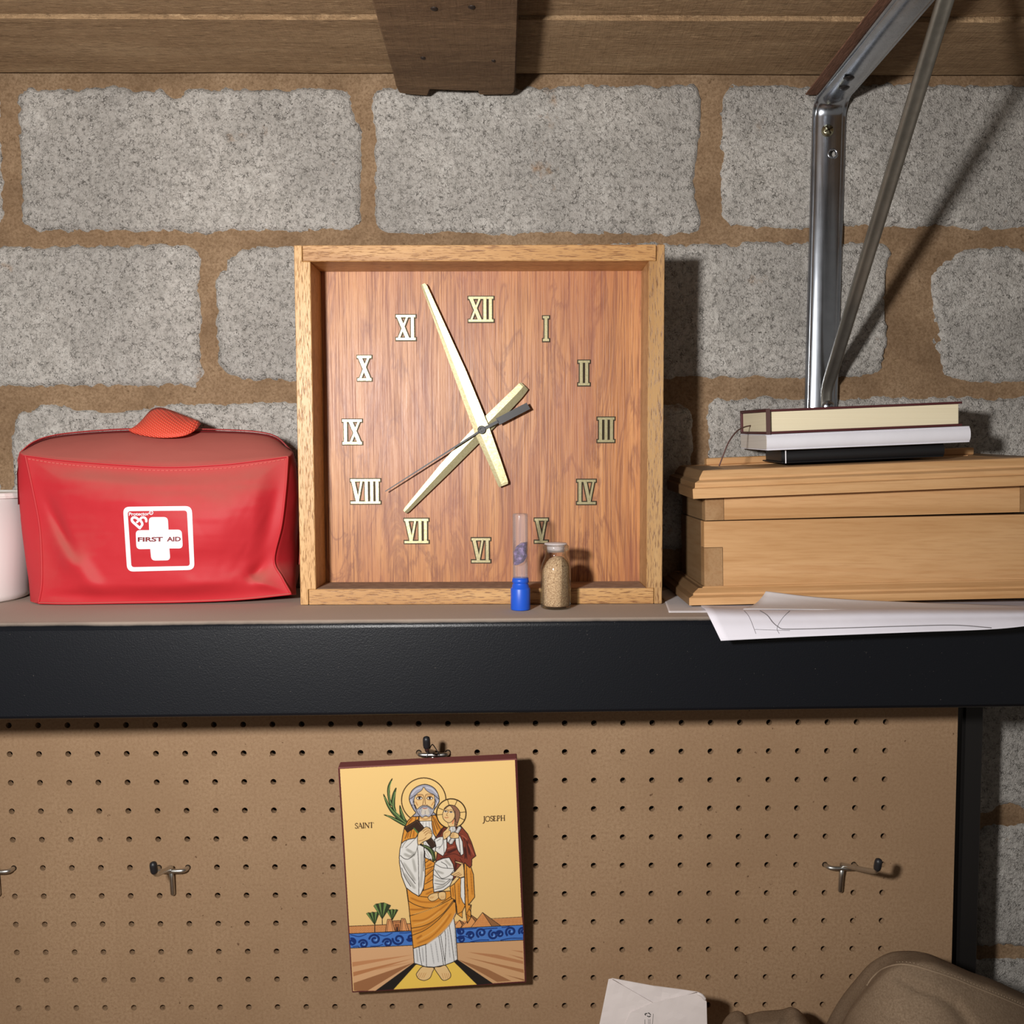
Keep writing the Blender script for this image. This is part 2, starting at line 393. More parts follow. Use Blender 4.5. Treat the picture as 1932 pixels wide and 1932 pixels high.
# ------------------------------------------------------------------ setting: block wall
YW = .88
wall = mesh('wall_back', *box(-1.6, 1.6, YW, YW+.1, .2, 2.3), MORTAR); tag(wall, 'block wall bedded in brown mortar behind the shelf', kind='structure')
def block(x0, x1, y0, y1, seed, bites=()):
    """one block of the wall: rough face proud of the mortar, ragged where the mortar laps over its edge"""
    a, c = W(x0, y0, YW), W(x1, y1, YW)
    X0, X1, Z0, Z1 = a[0], c[0], c[2], a[2]
    e = .006; st = .0026
    nx = int((X1-X0+2*e)/st); nz = int((Z1-Z0+2*e)/st)
    X, Z = np.meshgrid(np.linspace(X0-e, X1+e, nx), np.linspace(Z0-e, Z1+e, nz), indexing='ij')
    r = .014
    cx, cz, hx, hz = (X0+X1)/2, (Z0+Z1)/2, (X1-X0)/2-r, (Z1-Z0)/2-r
    qx, qz = np.abs(X-cx)-hx, np.abs(Z-cz)-hz
    d = r-(np.hypot(np.maximum(qx, 0), np.maximum(qz, 0))+np.minimum(np.maximum(qx, qz), 0))
    d = d+.006*fbm(X*38, Z*38, seed, 3)+.007*fbm(X*170, Z*170, seed+5, 3)
    for bx, by, rx, ry in bites:
        p = W(bx, by, YW); s = YW/F
        d = d-(.013+.02*fbm(X*90, Z*90, seed+3, 3))*np.exp(-(((X-p[0])/(rx*s*1.15))**2+((Z-p[2])/(ry*s*1.15))**2))
    t = np.clip((d+.003)/.007, 0, 1); t = t*t*(3-2*t)
    h = -.004+t*.0075+t*(.0011*fbm(X*300, Z*300, seed+9, 3)+.0012*fbm(X*60, Z*60, seed+2, 3))
    return gridmesh('concrete_block', np.stack([X, YW-h, Z], -1), BLOCK, wall, flip=True)
BL = [(-620, 8, 170, 432), (35, 684, 168, 436), (703, 1332, 163, 441), (1362, 1994, 160, 430),
      (-260, 382, 464, 728), (405, 1042, 466, 718), (1070, 1683, 460, 714), (1757, 2400, 468, 720),
      (-620, 2, 762, 1032), (21, 690, 762, 1036), (704, 1303, 764, 1036), (1335, 1990, 752, 1030),
      (1560, 2330, 1300, 1534), (1840, 2480, 1557, 1784), (1500, 2200, 1808, 2050), (800, 1480, 1300, 1534), (-600, 780, 1300, 1534)]
BITES = {1: [(330, 178, 14, 12), (660, 200, 22, 24)], 2: [(1318, 345, 22, 48), (1330, 250, 10, 90)], 5: [(420, 490, 30, 22), (412, 715, 26, 14)],
         6: [(1676, 560, 10, 60), (1672, 690, 30, 26)], 7: [(1770, 690, 22, 60), (1772, 480, 26, 18)], 12: [(1910, 1530, 26, 34)], 9: [(30, 770, 26, 18), (200, 768, 70, 9)]}
for i, b in enumerate(BL): block(*b, 11*i+3, BITES.get(i, ()))
floor = mesh('floor', *box(-1.6, 1.6, -2.2, YW+.1, -.1, 0), plain('concrete_floor', S(120, 116, 110), .9)); tag(floor, 'plain concrete floor', kind='structure')
ceiling = mesh('ceiling', *box(-1.6, 1.6, -2.2, YW+.1, 2.3, 2.36), plain('dark_gap_backing', S(70, 60, 50), .9)); tag(ceiling, 'added unseen light-blocking ceiling', kind='structure')  # added out of view so the gap behind the planks stays dark

# ------------------------------------------------------------------ overhead plank shelf with its battens
ov = thing('overhead_shelf', (0, .85, 1.9), 'rough brown plank shelf overhead, resting on battens and a metal bracket', 'shelf')
zl, zr = W(0, 143, YW)[2], W(1932, 149, YW)[2]
xl, xr = W(0, 143, YW)[0], W(1932, 149, YW)[0]
ZC = lambda x: zl+(zr-zl)*(x-xl)/(xr-xl)
def plank(y0, y1, dz, seed):
    nx, ny = 120, 14
    X, Y = np.meshgrid(np.linspace(-1.3, 1.3, nx), np.linspace(y0, y1, ny), indexing='ij')
    wob = .0016*fbm(X*9, Y*9, seed, 3)
    bot = np.stack([X, Y+.0012*fbm(X*14, Y*0, seed+3, 4)*((Y == y0) | (Y == y1)), ZC(X)+dz+wob], -1); top = bot+np.array([0, 0, .022])
    mb = MB(); m = nx*ny
    idx = np.arange(m).reshape(nx, ny)
    q = np.stack([idx[:-1, :-1], idx[:-1, 1:], idx[1:, 1:], idx[1:, :-1]], -1).reshape(-1, 4)
    mb.add(np.concatenate([bot.reshape(-1, 3), top.reshape(-1, 3)]), np.concatenate([q, q[:, ::-1]+m]))
    for k in (0, ny-1):
        for i in range(nx-1):
            a, c = idx[i, k], idx[i+1, k]; mb.f.append([a, c, c+m, a+m] if k == 0 else [c, a, a+m, c+m]); mb.mi.append(0)
    for k in (0, nx-1):
        for i in range(ny-1): a, c = idx[k, i], idx[k, i+1]; mb.f.append([a, a+m, c+m, c]); mb.mi.append(0)
    return mb.build('plank', PLANK, ov)
YP1 = WZ(300, 36, ZC(-.35))[1]
plank(YP1, YW-.0085, 0, 1); plank(YP1-.122, YP1-.0015, .0040, 5); plank(YP1-.245, YP1-.1235, .003, 9)
ZB = W(780, 181, YW-.014)[2]
poly = [(701.5, 0), (744, 149), (747, 164), (753, 176), (778, 179), (807.5, 181), (812, 169), (860, 171), (902, 172), (903.5, 179.5), (940, 179), (966, 178), (971, 174), (973, 160), (979, 0)]
pts = [WZ(px, py, ZB) for px, py in poly]
d0 = pts[0]-pts[1]; d1 = pts[-1]-pts[-2]
pts[0] = pts[0]+d0*1.2; pts[-1] = pts[-1]+d1*1.2
pts = [p*np.array([1, 1, 1]) for p in pts]; pts = [np.array([p[0], min(p[1], YW-.005), p[2]]) for p in pts]
def flat_prism(P, dz, tf_top=None, b=.0012):
    bm = bmesh.new(); a = [bm.verts.new(p) for p in P]; c = [bm.verts.new((tf_top(p) if tf_top else np.array(p))+np.array([0, 0, dz])) for p in P]; n = len(P)
    bm.faces.new(a); bm.faces.new(c[::-1])
    for i in range(n): bm.faces.new((a[i], c[i], c[(i+1) % n], a[(i+1) % n]))
    bmesh.ops.recalc_face_normals(bm, faces=bm.faces[:])
    if b: bmesh.ops.bevel(bm, geom=bm.edges[:], offset=b, segments=1, affect='EDGES')
    bmesh.ops.triangulate(bm, faces=[f for f in bm.faces if len(f.verts) > 4]); return bm_out(bm)
bat = mesh('batten', *flat_prism(pts, ZC(-.05)-ZB-.0004), BATTEN, ov, label='wide dark batten with a notched end')
for px, py, r in ((798, 109, 5), (931, 114, 4), (819, 16, 7), (890, 13, 7)):
    p = WZ(px, py, ZB); rr = r*p[1]/F
    mesh('nail', *lathe([(.0001, -.0012), (rr*.6, -.001), (rr, -.0002), (rr, .001)], p, 10), NAILM, bat, True)
L0, L1 = WZ(1517, 180, ZB), WZ(1655, 0, ZB)
dr = (L1-L0)/np.linalg.norm(L1-L0); L1 = L0+dr*.45; wv = np.array([.036, 0, 0])
L0[1] = min(L0[1], YW-.008)
mesh('batten', *flat_prism([L0, L1, L1+wv, L0+wv], ZC(.35)-ZB-.0004, lambda p: np.array(p)+np.array([.020 if p[0] < L0[0]+.02 else 0, 0, 0])), BATTEN2, ov, label='reddish batten above the bracket arm')

# ------------------------------------------------------------------ steel bracket
YC_ = YW-.011; XT = (W(1537, 190, YC_)[0]+W(1600, 190, YC_)[0])/2; XBm = (W(1522, 760, YC_)[0]+W(1583, 760, YC_)[0])/2; XB = XT
br = thing('shelf_bracket', (XB, YW, 1.52), 'galvanised folding bracket with diagonal brace holding the overhead shelf', 'bracket')
_h = [(0, 7.0), (2.5, 6.87), (5, 6.45), (7.5, 5.78), (9.5, 4.95), (11, 4.1), (12, 3.2), (12.4, 2.5), (12.8, 2.3), (14.6, 2.3), (15.2, 1.8), (15.2, 0)]
PROF = [(-x, y) for x, y in _h[::-1]]+_h[1:]
PROF = PROF+[(x*.94, y-1.3) for x, y in PROF[::-1]]
def sweep(path, prof, Xc, scale=1.):
    """path of (y, z, ny, nz); profile x across, second coordinate along the normal"""
    V = []
    for k, (y, z, ny, nz) in enumerate(path):
        Xk = Xc(y, z) if callable(Xc) else Xc
        s = scale[k] if hasattr(scale, '__len__') else (scale, scale)
        V.append([(Xk+a*s[0]/1000, y+b*s[1]*ny/1000, z+b*s[1]*nz/1000) for a, b in prof])
    m = len(prof); v = [p for r in V for p in r]; f = []
    for i in range(len(V)-1):
        for k in range(m): f.append((i*m+k, i*m+(k+1) % m, (i+1)*m+(k+1) % m, (i+1)*m+k))
    return v, f
ZT = ZB-.0004
R = .017
path = [(YW-.0045, z, -1, 0) for z in np.linspace(1.512, ZT-R, 14)]
path += [(YW-.0045-R*(1-math.cos(a)), ZT-R+R*math.sin(a), -math.cos(a), -math.sin(a)) for a in np.linspace(.1, math.pi/2, 8)]
path += [(y, ZT, 0, -1) for y in np.linspace(YW-.0045-R-.01, .55, 14)]
ztop_, zbot_ = W(1568, 190, YC_)[2], W(1552, 760, YC_)[2]
XF = lambda y, z: XT+(XBm-XT)*max(0, (ztop_-z)/(ztop_-zbot_))-.03*max(0, YW-.03-y)
chv, chf = sweep(path, PROF, XF)
ch = mesh('channel', chv, chf, STEEL, br, True)
hp = W(1571, 290, YW-.011)
def cutter(p, r, ax):
    v, f = lathe([(r, -.02), (r, .02)], (0, 0, 0), 20, True); v = [(p[0]+a, p[1]+c, p[2]+b) if ax == 1 else (p[0]+a, p[1]+b, p[2]+c) for a, b, c in v]
    me = bpy.data.meshes.new('cut'); me.from_pydata([tuple(np.array(q)-ORG[br.name]) for q in v], [], f); bm = bmesh.new(); bm.from_mesh(me); bmesh.ops.recalc_face_normals(bm, faces=bm.faces[:]); bm.to_mesh(me); bm.free()
    o = bpy.data.objects.new('cut', me); COL.objects.link(o); o.location = ORG[br.name]; return o
ct = cutter(hp, .0030, 1)
bmx = bmesh.new(); bmx.from_mesh(ch.data); bmesh.ops.recalc_face_normals(bmx, faces=bmx.faces[:]); bmx.to_mesh(ch.data); bmx.free()
md = ch.modifiers.new('b', 'BOOLEAN'); md.object = ct; md.operation = 'DIFFERENCE'; md.solver = 'EXACT'
bpy.context.view_layer.update(); dg = bpy.context.evaluated_depsgraph_get()
try:
    nm = bpy.data.meshes.new_from_object(ch.evaluated_get(dg), depsgraph=dg)
    if len(nm.polygons) > 100: ch.data = nm; nm.set_sharp_from_angle(angle=.5)
except Exception: pass
ch.modifiers.clear(); bpy.data.objects.remove(ct)
mesh('hole_rim', *[*(lambda a: (a[0], a[1]))(lathe([(.0034, -.0010), (.0040, .0004), (.0052, .0008), (.0060, 0)], (0, 0, 0), 24))], STEEL, br, True) if False else None
def dome_y(p, prof, n=20):
    """round thing facing the camera (axis along -y)"""
    v, f = lathe(prof, (0, 0, 0), n); return [(p[0]+a, p[1]-c, p[2]+b) for a, b, c in v], f
rim = dome_y((hp[0], YW-.0111, hp[2]), [(.0030, -.0012), (.0032, .0003), (.0041, .0007), (.0049, .0002), (.0053, -.001)], 24)
mesh('countersink_rim', *rim, STEEL, br, True)
sp = W(1562, 246, YW-.012); sm = MB()
sm.add(*dome_y((sp[0], YW-.0108, sp[2]), [(.0056, 0), (.0054, .0014), (.0043, .0027), (.0026, .0033), (.0001, .0036)], 20))
for a in (0.5, 0.5+math.pi/2):
    ca, sa = math.cos(a), math.sin(a)
    vv, ff = box(-.0040, .0040, -.0006, .0006, -.0006, .0006); sm.add([(sp[0]+x*ca-z*sa, YW-.0108-.0031+y, sp[2]+x*sa+z*ca) for x, y, z in vv], ff, 1)
sm.build('screw', [SCREWM, DARKBR], br, True, 'brassy cross-head screw')
for px, py in ((1602, 148), (1593, 166)):
    p = WZ(px, py, ZT-.0072)
    mesh('rivet', *lathe([(.0001, -.0018), (.0026, -.0014), (.0040, -.0004), (.0048, .0006)], p, 16), DARKST, br, True)
# diagonal brace: a pressed strip, flattened where it is riveted to the upright

bx = XBm+.003
yA, zA = YW-.0125, W(1560, 742, YW-.014)[2]
d = ray(1802, 0); tY = (bx+.0)/d[0]; q = CAM+d*tY
dirv = np.array([q[1]-(YW-.022), q[2]-(zA+.015)]); dirv /= np.linalg.norm(dirv)
pA = np.array([YW-.022, zA+.015]); nrm = np.array([-dirv[1], dirv[0]]); nrm = nrm if nrm[0] < 0 else -nrm
ln = (ZT-.008-pA[1])/dirv[1]
BXF = lambda y, z: bx+(XF(q[1], ZT)-bx)*max(0, (YW-.022-y)/(YW-.022-q[1]))
bp = [(yA+.002, zA-.018, -1, 0), (yA+.001, zA, -1, 0), (yA-.003, zA+.008, -.94, -.34)]
sc_ = [(.9, .4), (.9, .4), (.95, .6)]
for t in np.linspace(0, ln, 12): bp.append((pA[0]+dirv[0]*t, pA[1]+dirv[1]*t, nrm[0], nrm[1])); sc_.append((1, 1))
bprof = [(a*.84, b*.84) for a, b in [(-6.6, -1.5), (-6.6, 2), (-5.6, 3.2), (-3.4, 3.6), (-2.4, 3.0), (2.4, 3.0), (3.4, 3.6), (5.6, 3.2), (6.6, 2), (6.6, -1.5), (5.2, -1.5), (5.2, 1.5), (-5.2, 1.5), (-5.2, -1.5)]]
BRACEM = m_steel('bare_steel', (150, 146, 136), .36); BRACEM.node_tree.nodes['Principled BSDF'].inputs['Metallic'].default_value = .8
mesh('brace', *sweep(bp, bprof, BXF, sc_), BRACEM, br, True)
mesh('rivet', *dome_y((bx+.001, yA-.0012, zA-.012), [(.0055, -.004), (.0055, .0004), (.004, .0018), (.0001, .0024)], 16), STEEL, br, True)

# ------------------------------------------------------------------ black steel shelf
ZS = 1.5-.1235
YF = lambda x: .702+.0316*x
shelf = thing('steel_shelf', (0, .9, ZS), 'black powder-coated steel shelf with dusty top, below the block wall', 'shelf')

r = .0055
def shelf_prof(yf):
    P = [(YW-.006, 0.)]+[(y, 0.) for y in np.linspace(YW-.03, yf+r+.003, 4)]
    P += [(yf+r-r*math.sin(a), -r+r*math.cos(a)) for a in np.linspace(0, math.pi/2, 8)]
    P += [(yf, -.03), (yf, -.0695)]+[(yf+.003-.003*math.cos(a), -.0695-.003*math.sin(a)) for a in np.linspace(.4, math.pi/2, 4)]
    P += [(yf+.018, -.0725), (yf+.018, -.071), (yf+.003, -.071), (yf+.0015, -.066), (yf+.0015, -.0045), (YW-.006, -.0015)]
    return P
V = []
for x in (-1.25, 1.25):
    V.append([(x, y, ZS+z) for y, z in shelf_prof(YF(x))])
m = len(V[0]); f = [(k, (k+1) % m, m+(k+1) % m, m+k) for k in range(m)]+[tuple(range(m))[::-1], tuple(range(m, 2*m))]
so = mesh('shelf_tray', V[0]+V[1], f, STEELB, shelf)
bm = bmesh.new(); bm.from_mesh(so.data); bmesh.ops.recalc_face_normals(bm, faces=bm.faces[:]); bm.to_mesh(so.data); bm.free()
for p in so.data.polygons: p.use_smooth = len(p.vertices) == 4 and p.area < .03
# upright channel of the rack at the pegboard's right end
PX0, PX1 = W(1804, 1360, .812)[0], W(1856, 1360, .812)[0]
pv, pf = prism([(PX0, 0), (PX0+.0075, 0), (PX0+.0075, .0), (PX0+.0090, .004), (PX0+.0090, -.002), (PX1, -.002), (PX1, .03), (PX0, .03)], 0, 1)
up = MB()
upv = [(PX0, .816), (PX0+.008, .816), (PX0+.0088, .8125), (PX1-.001, .8125), (PX1, .8135), (PX1, .842), (PX0, .842)]
V = [[(x, y, z) for x, y in upv] for z in (.9725, ZS-.003)]; m = len(upv)
up.add(V[0]+V[1], [(k, (k+1) % m, m+(k+1) % m, m+k) for k in range(m)]+[tuple(range(m))[::-1], tuple(range(m, 2*m))])
PXt, PXb = W(1804, 1360, .812)[0], W(1795, 1810, .812)[0]
up.build('upright_post', plain('black_enamel', S(24, 22, 21), .5), shelf)

# ------------------------------------------------------------------ pegboard with real holes
YP = .8028; PITCH_H = .0254; HX0, HZ0 = -.4350, 1.5-.2325
peg = thing('pegboard', (0, YP, .99), 'brown hardboard pegboard panel with rows of holes under the black shelf', 'pegboard')
PT = .006
def pegboard():
    n = 12; rh = .0026
    v = []; f = []; key = {}
    def V(p):
        k = (round(p[0], 6), round(p[1], 6), round(p[2], 6))
        if k not in key: key[k] = len(v); v.append(p)
        return key[k]
    c0, c1 = -9, 31; r0, r1 = -3, 12; h = PITCH_H/2
    for c in range(c0, c1):
        for r_ in range(r0, r1):
            cx, cz = HX0+c*PITCH_H, HZ0-r_*PITCH_H
            for y, fl in ((YP, 0), (YP+PT, 1)):
                rg = [V((cx+rh*math.cos(a), y, cz+rh*math.sin(a))) for a in [2*math.pi*k/n for k in range(n)]]
                sq = []
                for k in range(n):
                    a = 2*math.pi*k/n; s = h/max(abs(math.cos(a)), abs(math.sin(a))); sq.append(V((cx+s*math.cos(a), y, cz+s*math.sin(a))))
                cor = {1: V((cx+h, y, cz+h)), 4: V((cx-h, y, cz+h)), 7: V((cx-h, y, cz-h)), 10: V((cx+h, y, cz-h))}
                for k in range(n):
                    k2 = (k+1) % n; q = [rg[k], sq[k]]+([cor[k]] if k in cor else [])+[sq[k2], rg[k2]]
                    f.append(q if not fl else q[::-1])
                if y == YP: fr = rg
                else:
                    for k in range(n): f.append([fr[k], fr[(k+1) % n], rg[(k+1) % n], rg[k]])
    # plain margin on the right, reaching the post
    xa = HX0+(c1-.5)*PITCH_H; xb = W(1803.5, 1500, YP)[0]; za = HZ0-(r0-.5)*PITCH_H; zb = HZ0-(r1-.5)*PITCH_H
    mv, mf = box(xa, xb, YP, YP+PT, zb, za); b = len(v); v += mv; f += [[i+b for i in q] for q in mf]
    return mesh('panel', v, f, PEG, peg)
pegboard()
bench = mesh('workbench', *box(-1.25, 1.25, .18, .865, .935, .972, .003), plain('bench_top', S(110, 84, 58), .6)); tag(bench, 'brown workbench top beneath the pegboard', 'workbench')
for x in (-1.1, 1.1):
    for y in (.25, .80): mesh('leg', *box(x-.03, x+.03, y-.03, y+.03, 0, .935, .003), STEELB, bench)

# ------------------------------------------------------------------ hooks
def hook(c, r_, dx, L, rise, label):
    cx, cz = HX0+(c+.5)*PITCH_H, HZ0-r_*PITCH_H; y = YP; h = PITCH_H/2; e = .0006
    t = thing('pegboard_hook', (cx, y, cz), label, 'hook', 'two-hole wire hooks on the pegboard')
    bar = catmull([(cx-h, y+.008, cz+.0003), (cx-h, y+.001, cz), (cx-h+.0008, y-.0055, cz+.0003), (cx-h+.0045, y-.0078, cz+.0004), (cx, y-.008, cz+.0004), (cx+h-.0045, y-.0078, cz+.0004), (cx+h-.0008, y-.0055, cz+.0003), (cx+h, y+.001, cz), (cx+h, y+.008, cz+.0003)], 6)
    mesh('crossbar', *tube(bar, .0019, 10), WIRE, t, True)
    mesh('stem', *tube([(cx, y-.0062, cz), (cx, y-.0045, cz-.008), (cx, y-.003, cz-.0220), (cx, y-.003, cz-.0232)], [.0021, .0021, .0021, .0015], 10), WIRE, t, True)
    A = np.array([cx, y-.0055, cz+.0022]); B = A+np.array([dx, -L, rise])
    arm = catmull([A, A*.5+B*.5, B-np.array([0, -.004, .001]), B+np.array([dx*.04, -.002, .004]), B+np.array([dx*.06, -.0035, .010])], 6)
    mesh('arm', *tube(arm, .0021, 10), WIRE, t, True)
    T0 = B+np.array([dx*.03, -.0012, .0018]); T1 = B+np.array([dx*.06, -.0045, .0135])
    k = np.linspace(0, 1, 9); rad = .0031*np.sqrt(np.clip(1-np.abs(2*k-1)**5, .03, 1))
    mesh('tip', *tube([T0+(T1-T0)*q for q in k], rad, 12), BLKPL, t, True, label='black plastic tip')
    return B
hook(5, 5, 0, .036, .0098, 'wire hook with black tip on the bare left side of the pegboard')
hook(28, 5, .013, .042, .0125, 'wire hook with black tip near the pegboard post')
hook(-1, 5, -.001, .036, .0098, 'wire hook cut off by the left edge of the picture')
hk = hook(14, 1, -.002, .034, .0120, 'wire hook holding up the icon picture')

# ------------------------------------------------------------------ wooden box clock
YC, YCB, YFACE = .772, .822, .8145
tilt = -.008
cz0 = ZS+.0003
xL, xR = W(567, 1143, YC)[0], W(1249, 1141, YC)[0]
zTop = W(910, 463, YC)[2]
CT = lambda p: (p[0], p[1]+(p[2]-cz0)*tilt, p[2])
clock = thing('wall_clock', ((xL+xR)/2, .797, cz0), 'square wooden box clock with brass roman numerals standing on the shelf', 'clock')
hgt = zTop-cz0; wdt = xR-xL; T = .0130; LIP = .0064
frame = []
def stile(x0, sgn, mat):
    a = x0; P = [(a, cz0), (a+sgn*LIP, cz0), (a+sgn*LIP, cz0+T), (a+sgn*T, cz0+T), (a+sgn*T, zTop-T), (a+sgn*LIP, zTop-T), (a+sgn*LIP, zTop), (a, zTop)]
    return mesh('frame_stile', *prism(P, YC, YCB, CT, .0005), mat, clock)
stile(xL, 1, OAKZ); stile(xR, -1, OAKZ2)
mesh('frame_rail', *prism([(xL+LIP+.0004, zTop-T), (xR-LIP-.0005, zTop-T), (xR-LIP-.0005, zTop), (xL+LIP+.0004, zTop)], YC+.0002, YCB, CT, .0005), OAKX, clock)
mesh('frame_rail', *prism([(xL+LIP+.0005, cz0), (xR-LIP-.0004, cz0), (xR-LIP-.0004, cz0+T), (xL+LIP+.0005, cz0+T)], YC+.0002, YCB, CT, .0005), m_oak('oak_bottom', 0, .97), clock)
dl = mesh('dust_film', *box(xL+T+.0005, xR-T-.0005, YC+.0015, YFACE-.0005, cz0+T-.0001, cz0+T+.0003, 0, 1, CT), DUSTLEDGE, clock, label='brown dust on the inner ledge')
mesh('dial', *box(xL+T-.004, xR-T+.004, YFACE, YFACE+.005, cz0+T-.004, zTop-T+.004, 0, 1, CT), FACE, clock, label='red-brown veneer dial')
MLIFT = .22
def onface(px, py, off=0.):
    """point on the dial plane (which leans by tilt)"""
    d = ray(px, py); 
    # (p.y) = YFACE + (p.z-cz0)*tilt - off
    t = (YFACE-off+(CAM[2]-cz0)*tilt)/(d[1]-d[2]*tilt)
    return CAM+d*t
U = YFACE/F
def numeral(s, px, py):
    c = onface(px, py); adv = {'I': 10.2, 'V': 24., 'X': 25.}
    wtot = sum(adv[q] for q in s)+1; H = 46.; x = -wtot/2+.5
    segs = []   # (x0, z0, x1, z1, width)
    segs.append((-wtot/2, H/2-2, wtot/2, H/2-2, 4.2)); segs.append((-wtot/2, -H/2+2, wtot/2, -H/2+2, 4.2))
    for q in s:
        a = adv[q]
        if q == 'I': segs.append((x+a/2, -H/2+2, x+a/2, H/2-2, 5.6))
        elif q == 'V':
            segs.append((x+4, H/2-2, x+a/2+.6, -H/2+2, 6)); segs.append((x+a-3.5, H/2-2, x+a/2+.6, -H/2+2, 3.6))
        else:
            segs.append((x+4, H/2-2, x+a-4, -H/2+2, 6.4)); segs.append((x+a-4, H/2-2, x+4, -H/2+2, 3.6))
        x += a
    mb = MB()
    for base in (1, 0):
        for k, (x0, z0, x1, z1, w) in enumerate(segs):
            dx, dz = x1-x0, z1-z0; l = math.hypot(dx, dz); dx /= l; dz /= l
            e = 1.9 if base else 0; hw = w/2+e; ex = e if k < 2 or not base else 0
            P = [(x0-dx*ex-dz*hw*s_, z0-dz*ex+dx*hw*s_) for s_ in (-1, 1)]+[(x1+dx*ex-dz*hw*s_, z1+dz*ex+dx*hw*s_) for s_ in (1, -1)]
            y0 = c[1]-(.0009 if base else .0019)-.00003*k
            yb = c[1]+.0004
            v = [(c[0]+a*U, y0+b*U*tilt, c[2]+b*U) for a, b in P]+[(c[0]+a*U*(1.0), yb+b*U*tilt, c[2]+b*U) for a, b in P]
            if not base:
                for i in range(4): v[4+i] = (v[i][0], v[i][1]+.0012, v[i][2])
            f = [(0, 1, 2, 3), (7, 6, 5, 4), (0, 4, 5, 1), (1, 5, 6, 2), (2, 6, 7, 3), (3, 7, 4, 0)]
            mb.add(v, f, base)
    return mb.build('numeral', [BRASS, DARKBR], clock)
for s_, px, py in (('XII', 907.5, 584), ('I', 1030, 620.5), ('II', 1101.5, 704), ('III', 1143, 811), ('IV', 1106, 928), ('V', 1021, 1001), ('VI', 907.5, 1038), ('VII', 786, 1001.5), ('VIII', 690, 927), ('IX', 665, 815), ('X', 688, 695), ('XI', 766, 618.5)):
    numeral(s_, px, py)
def hand(name, stations, off, ridge, mat, lab=None, lift=0.):
    """stations: (px, py, half width px); a faceted bar with its ridge offset sideways"""
    mb = MB(); n = len(stations); P = []
    c = [onface(px, py, off) for px, py, w in stations]
    ax = c[-1]-c[0]; ax /= np.linalg.norm(ax); sd = np.cross(ax, [0, 1., 0]); sd /= np.linalg.norm(sd)
    for q, (px, py, w) in zip(c, stations):
        h = w*U
        P += [q-sd*h, q+sd*(h*ridge[0])+np.array([0, -.0001-h*ridge[1], 0]), q+sd*h+np.array([0, -h*lift, 0]), q+sd*h*.9+np.array([0, .0009, 0]), q-sd*h*.9+np.array([0, .0009, 0])]
    f = []
    for i in range(n-1):
        for k in range(5): f.append((i*5+k, i*5+(k+1) % 5, (i+1)*5+(k+1) % 5, (i+1)*5+k))
    f += [tuple(range(5))[::-1], tuple((n-1)*5+k for k in range(5))]
    mb.add(P, f); o = mb.build(name, mat, clock, False, lab)
    bm = bmesh.new(); bm.from_mesh(o.data); bmesh.ops.recalc_face_normals(bm, faces=bm.faces[:]); bm.to_mesh(o.data); bm.free(); return o
hand('hour_hand', [(763.5, 966, 4), (767, 962.5, 5.5), (838, 885.5, 11.5), (909, 811, 14), (976, 743, 11.5), (987, 730.5, 10.5), (990, 728, 9)], .0042, (.05, .16), BRASS)
hand('minute_hand', [(798, 536, 4), (801, 541, 5), (866, 700, 12), (909, 811, 14.5), (932, 868, 12), (949, 912, 10), (950, 916, 9)], .0066, (-.35, .16), BRASS, None, MLIFT)
hb = MB()
a, b = onface(727, 927, .0092), onface(909, 811, .0092); cpt = onface(997, 765.5, .0092)
dv = (cpt-a); dv /= np.linalg.norm(dv); sd = np.cross(dv, [0, 1., 0])
def bar(p, q, w0, w1, th=.0004):
    v = []
    for y in (-th, th):
        v += [p-sd*w0+[0, y, 0], p+sd*w0+[0, y, 0], q+sd*w1+[0, y, 0], q-sd*w1+[0, y, 0]]
    return v, [(0, 1, 2, 3), (7, 6, 5, 4), (0, 4, 5, 1), (1, 5, 6, 2), (2, 6, 7, 3), (3, 7, 4, 0)]
hb.add(*bar(a, b, .0004, .0008)); hb.add(*bar(b, b+(cpt-b)*.36, .0013, .0013)); hb.add(*bar(b+(cpt-b)*.34, cpt, .0031, .0031))
hb.add(*dome_y(b+np.array([0, .0006, 0]), [(.0036, -.0014), (.0036, .0009), (.0031, .0013), (.0018, .0013), (.0016, .0004), (.0001, .0003)], 20))
hb.build('second_hand', BLKPL, clock, False, 'thin black second hand with a broad tail')
mesh('hand_shaft', *dome_y(onface(909, 811, 0), [(.0034, -.001), (.0034, .0088), (.0001, .0089)], 16), DARKBR, clock, True)

# ------------------------------------------------------------------ first aid bag
bag = thing('first_aid_bag', (W(310, 1138, .8)[0], .84, ZS+.0004), 'red zipped first aid bag with a white cross, standing beside the clock', 'bag')
Zb = ZS+.0012
nu, nv = 140, 92
def side(P, n, k=10): return resample(catmull(P, k), n)
TOP = side([(48, 860, .789), (120, 869, .785), (220, 877, .781), (320, 881.5, .779), (420, 877, .783), (490, 869, .789), (543, 862, .796)], nu+1)
RGT = side([(543, 862, .796), (539, 920, .789), (531, 990, .787), (517, 1056, .790), (532, 1090, .789), (549, 1121, .790)], nv+1)
LFT = side([(48, 860, .789), (60, 915, .786), (73, 980, .786), (78, 1030, .784), (79, 1100, .780), (73, 1138, .779)], nv+1)
BOT = side([(73, 1138, .779), (130, 1139, .777), (230, 1137.5, .778), (340, 1135.5, .779), (450, 1131, .783), (549, 1121, .790)], nu+1)
u = np.linspace(0, 1, nu+1)[:, None, None]; v = np.linspace(0, 1, nv+1)[None, :, None]
G = (1-v)*TOP[:, None]+v*BOT[:, None]+(1-u)*LFT[None]+u*RGT[None]-((1-u)*(1-v)*TOP[0]+u*(1-v)*TOP[-1]+(1-u)*v*BOT[0]+u*v*BOT[-1])
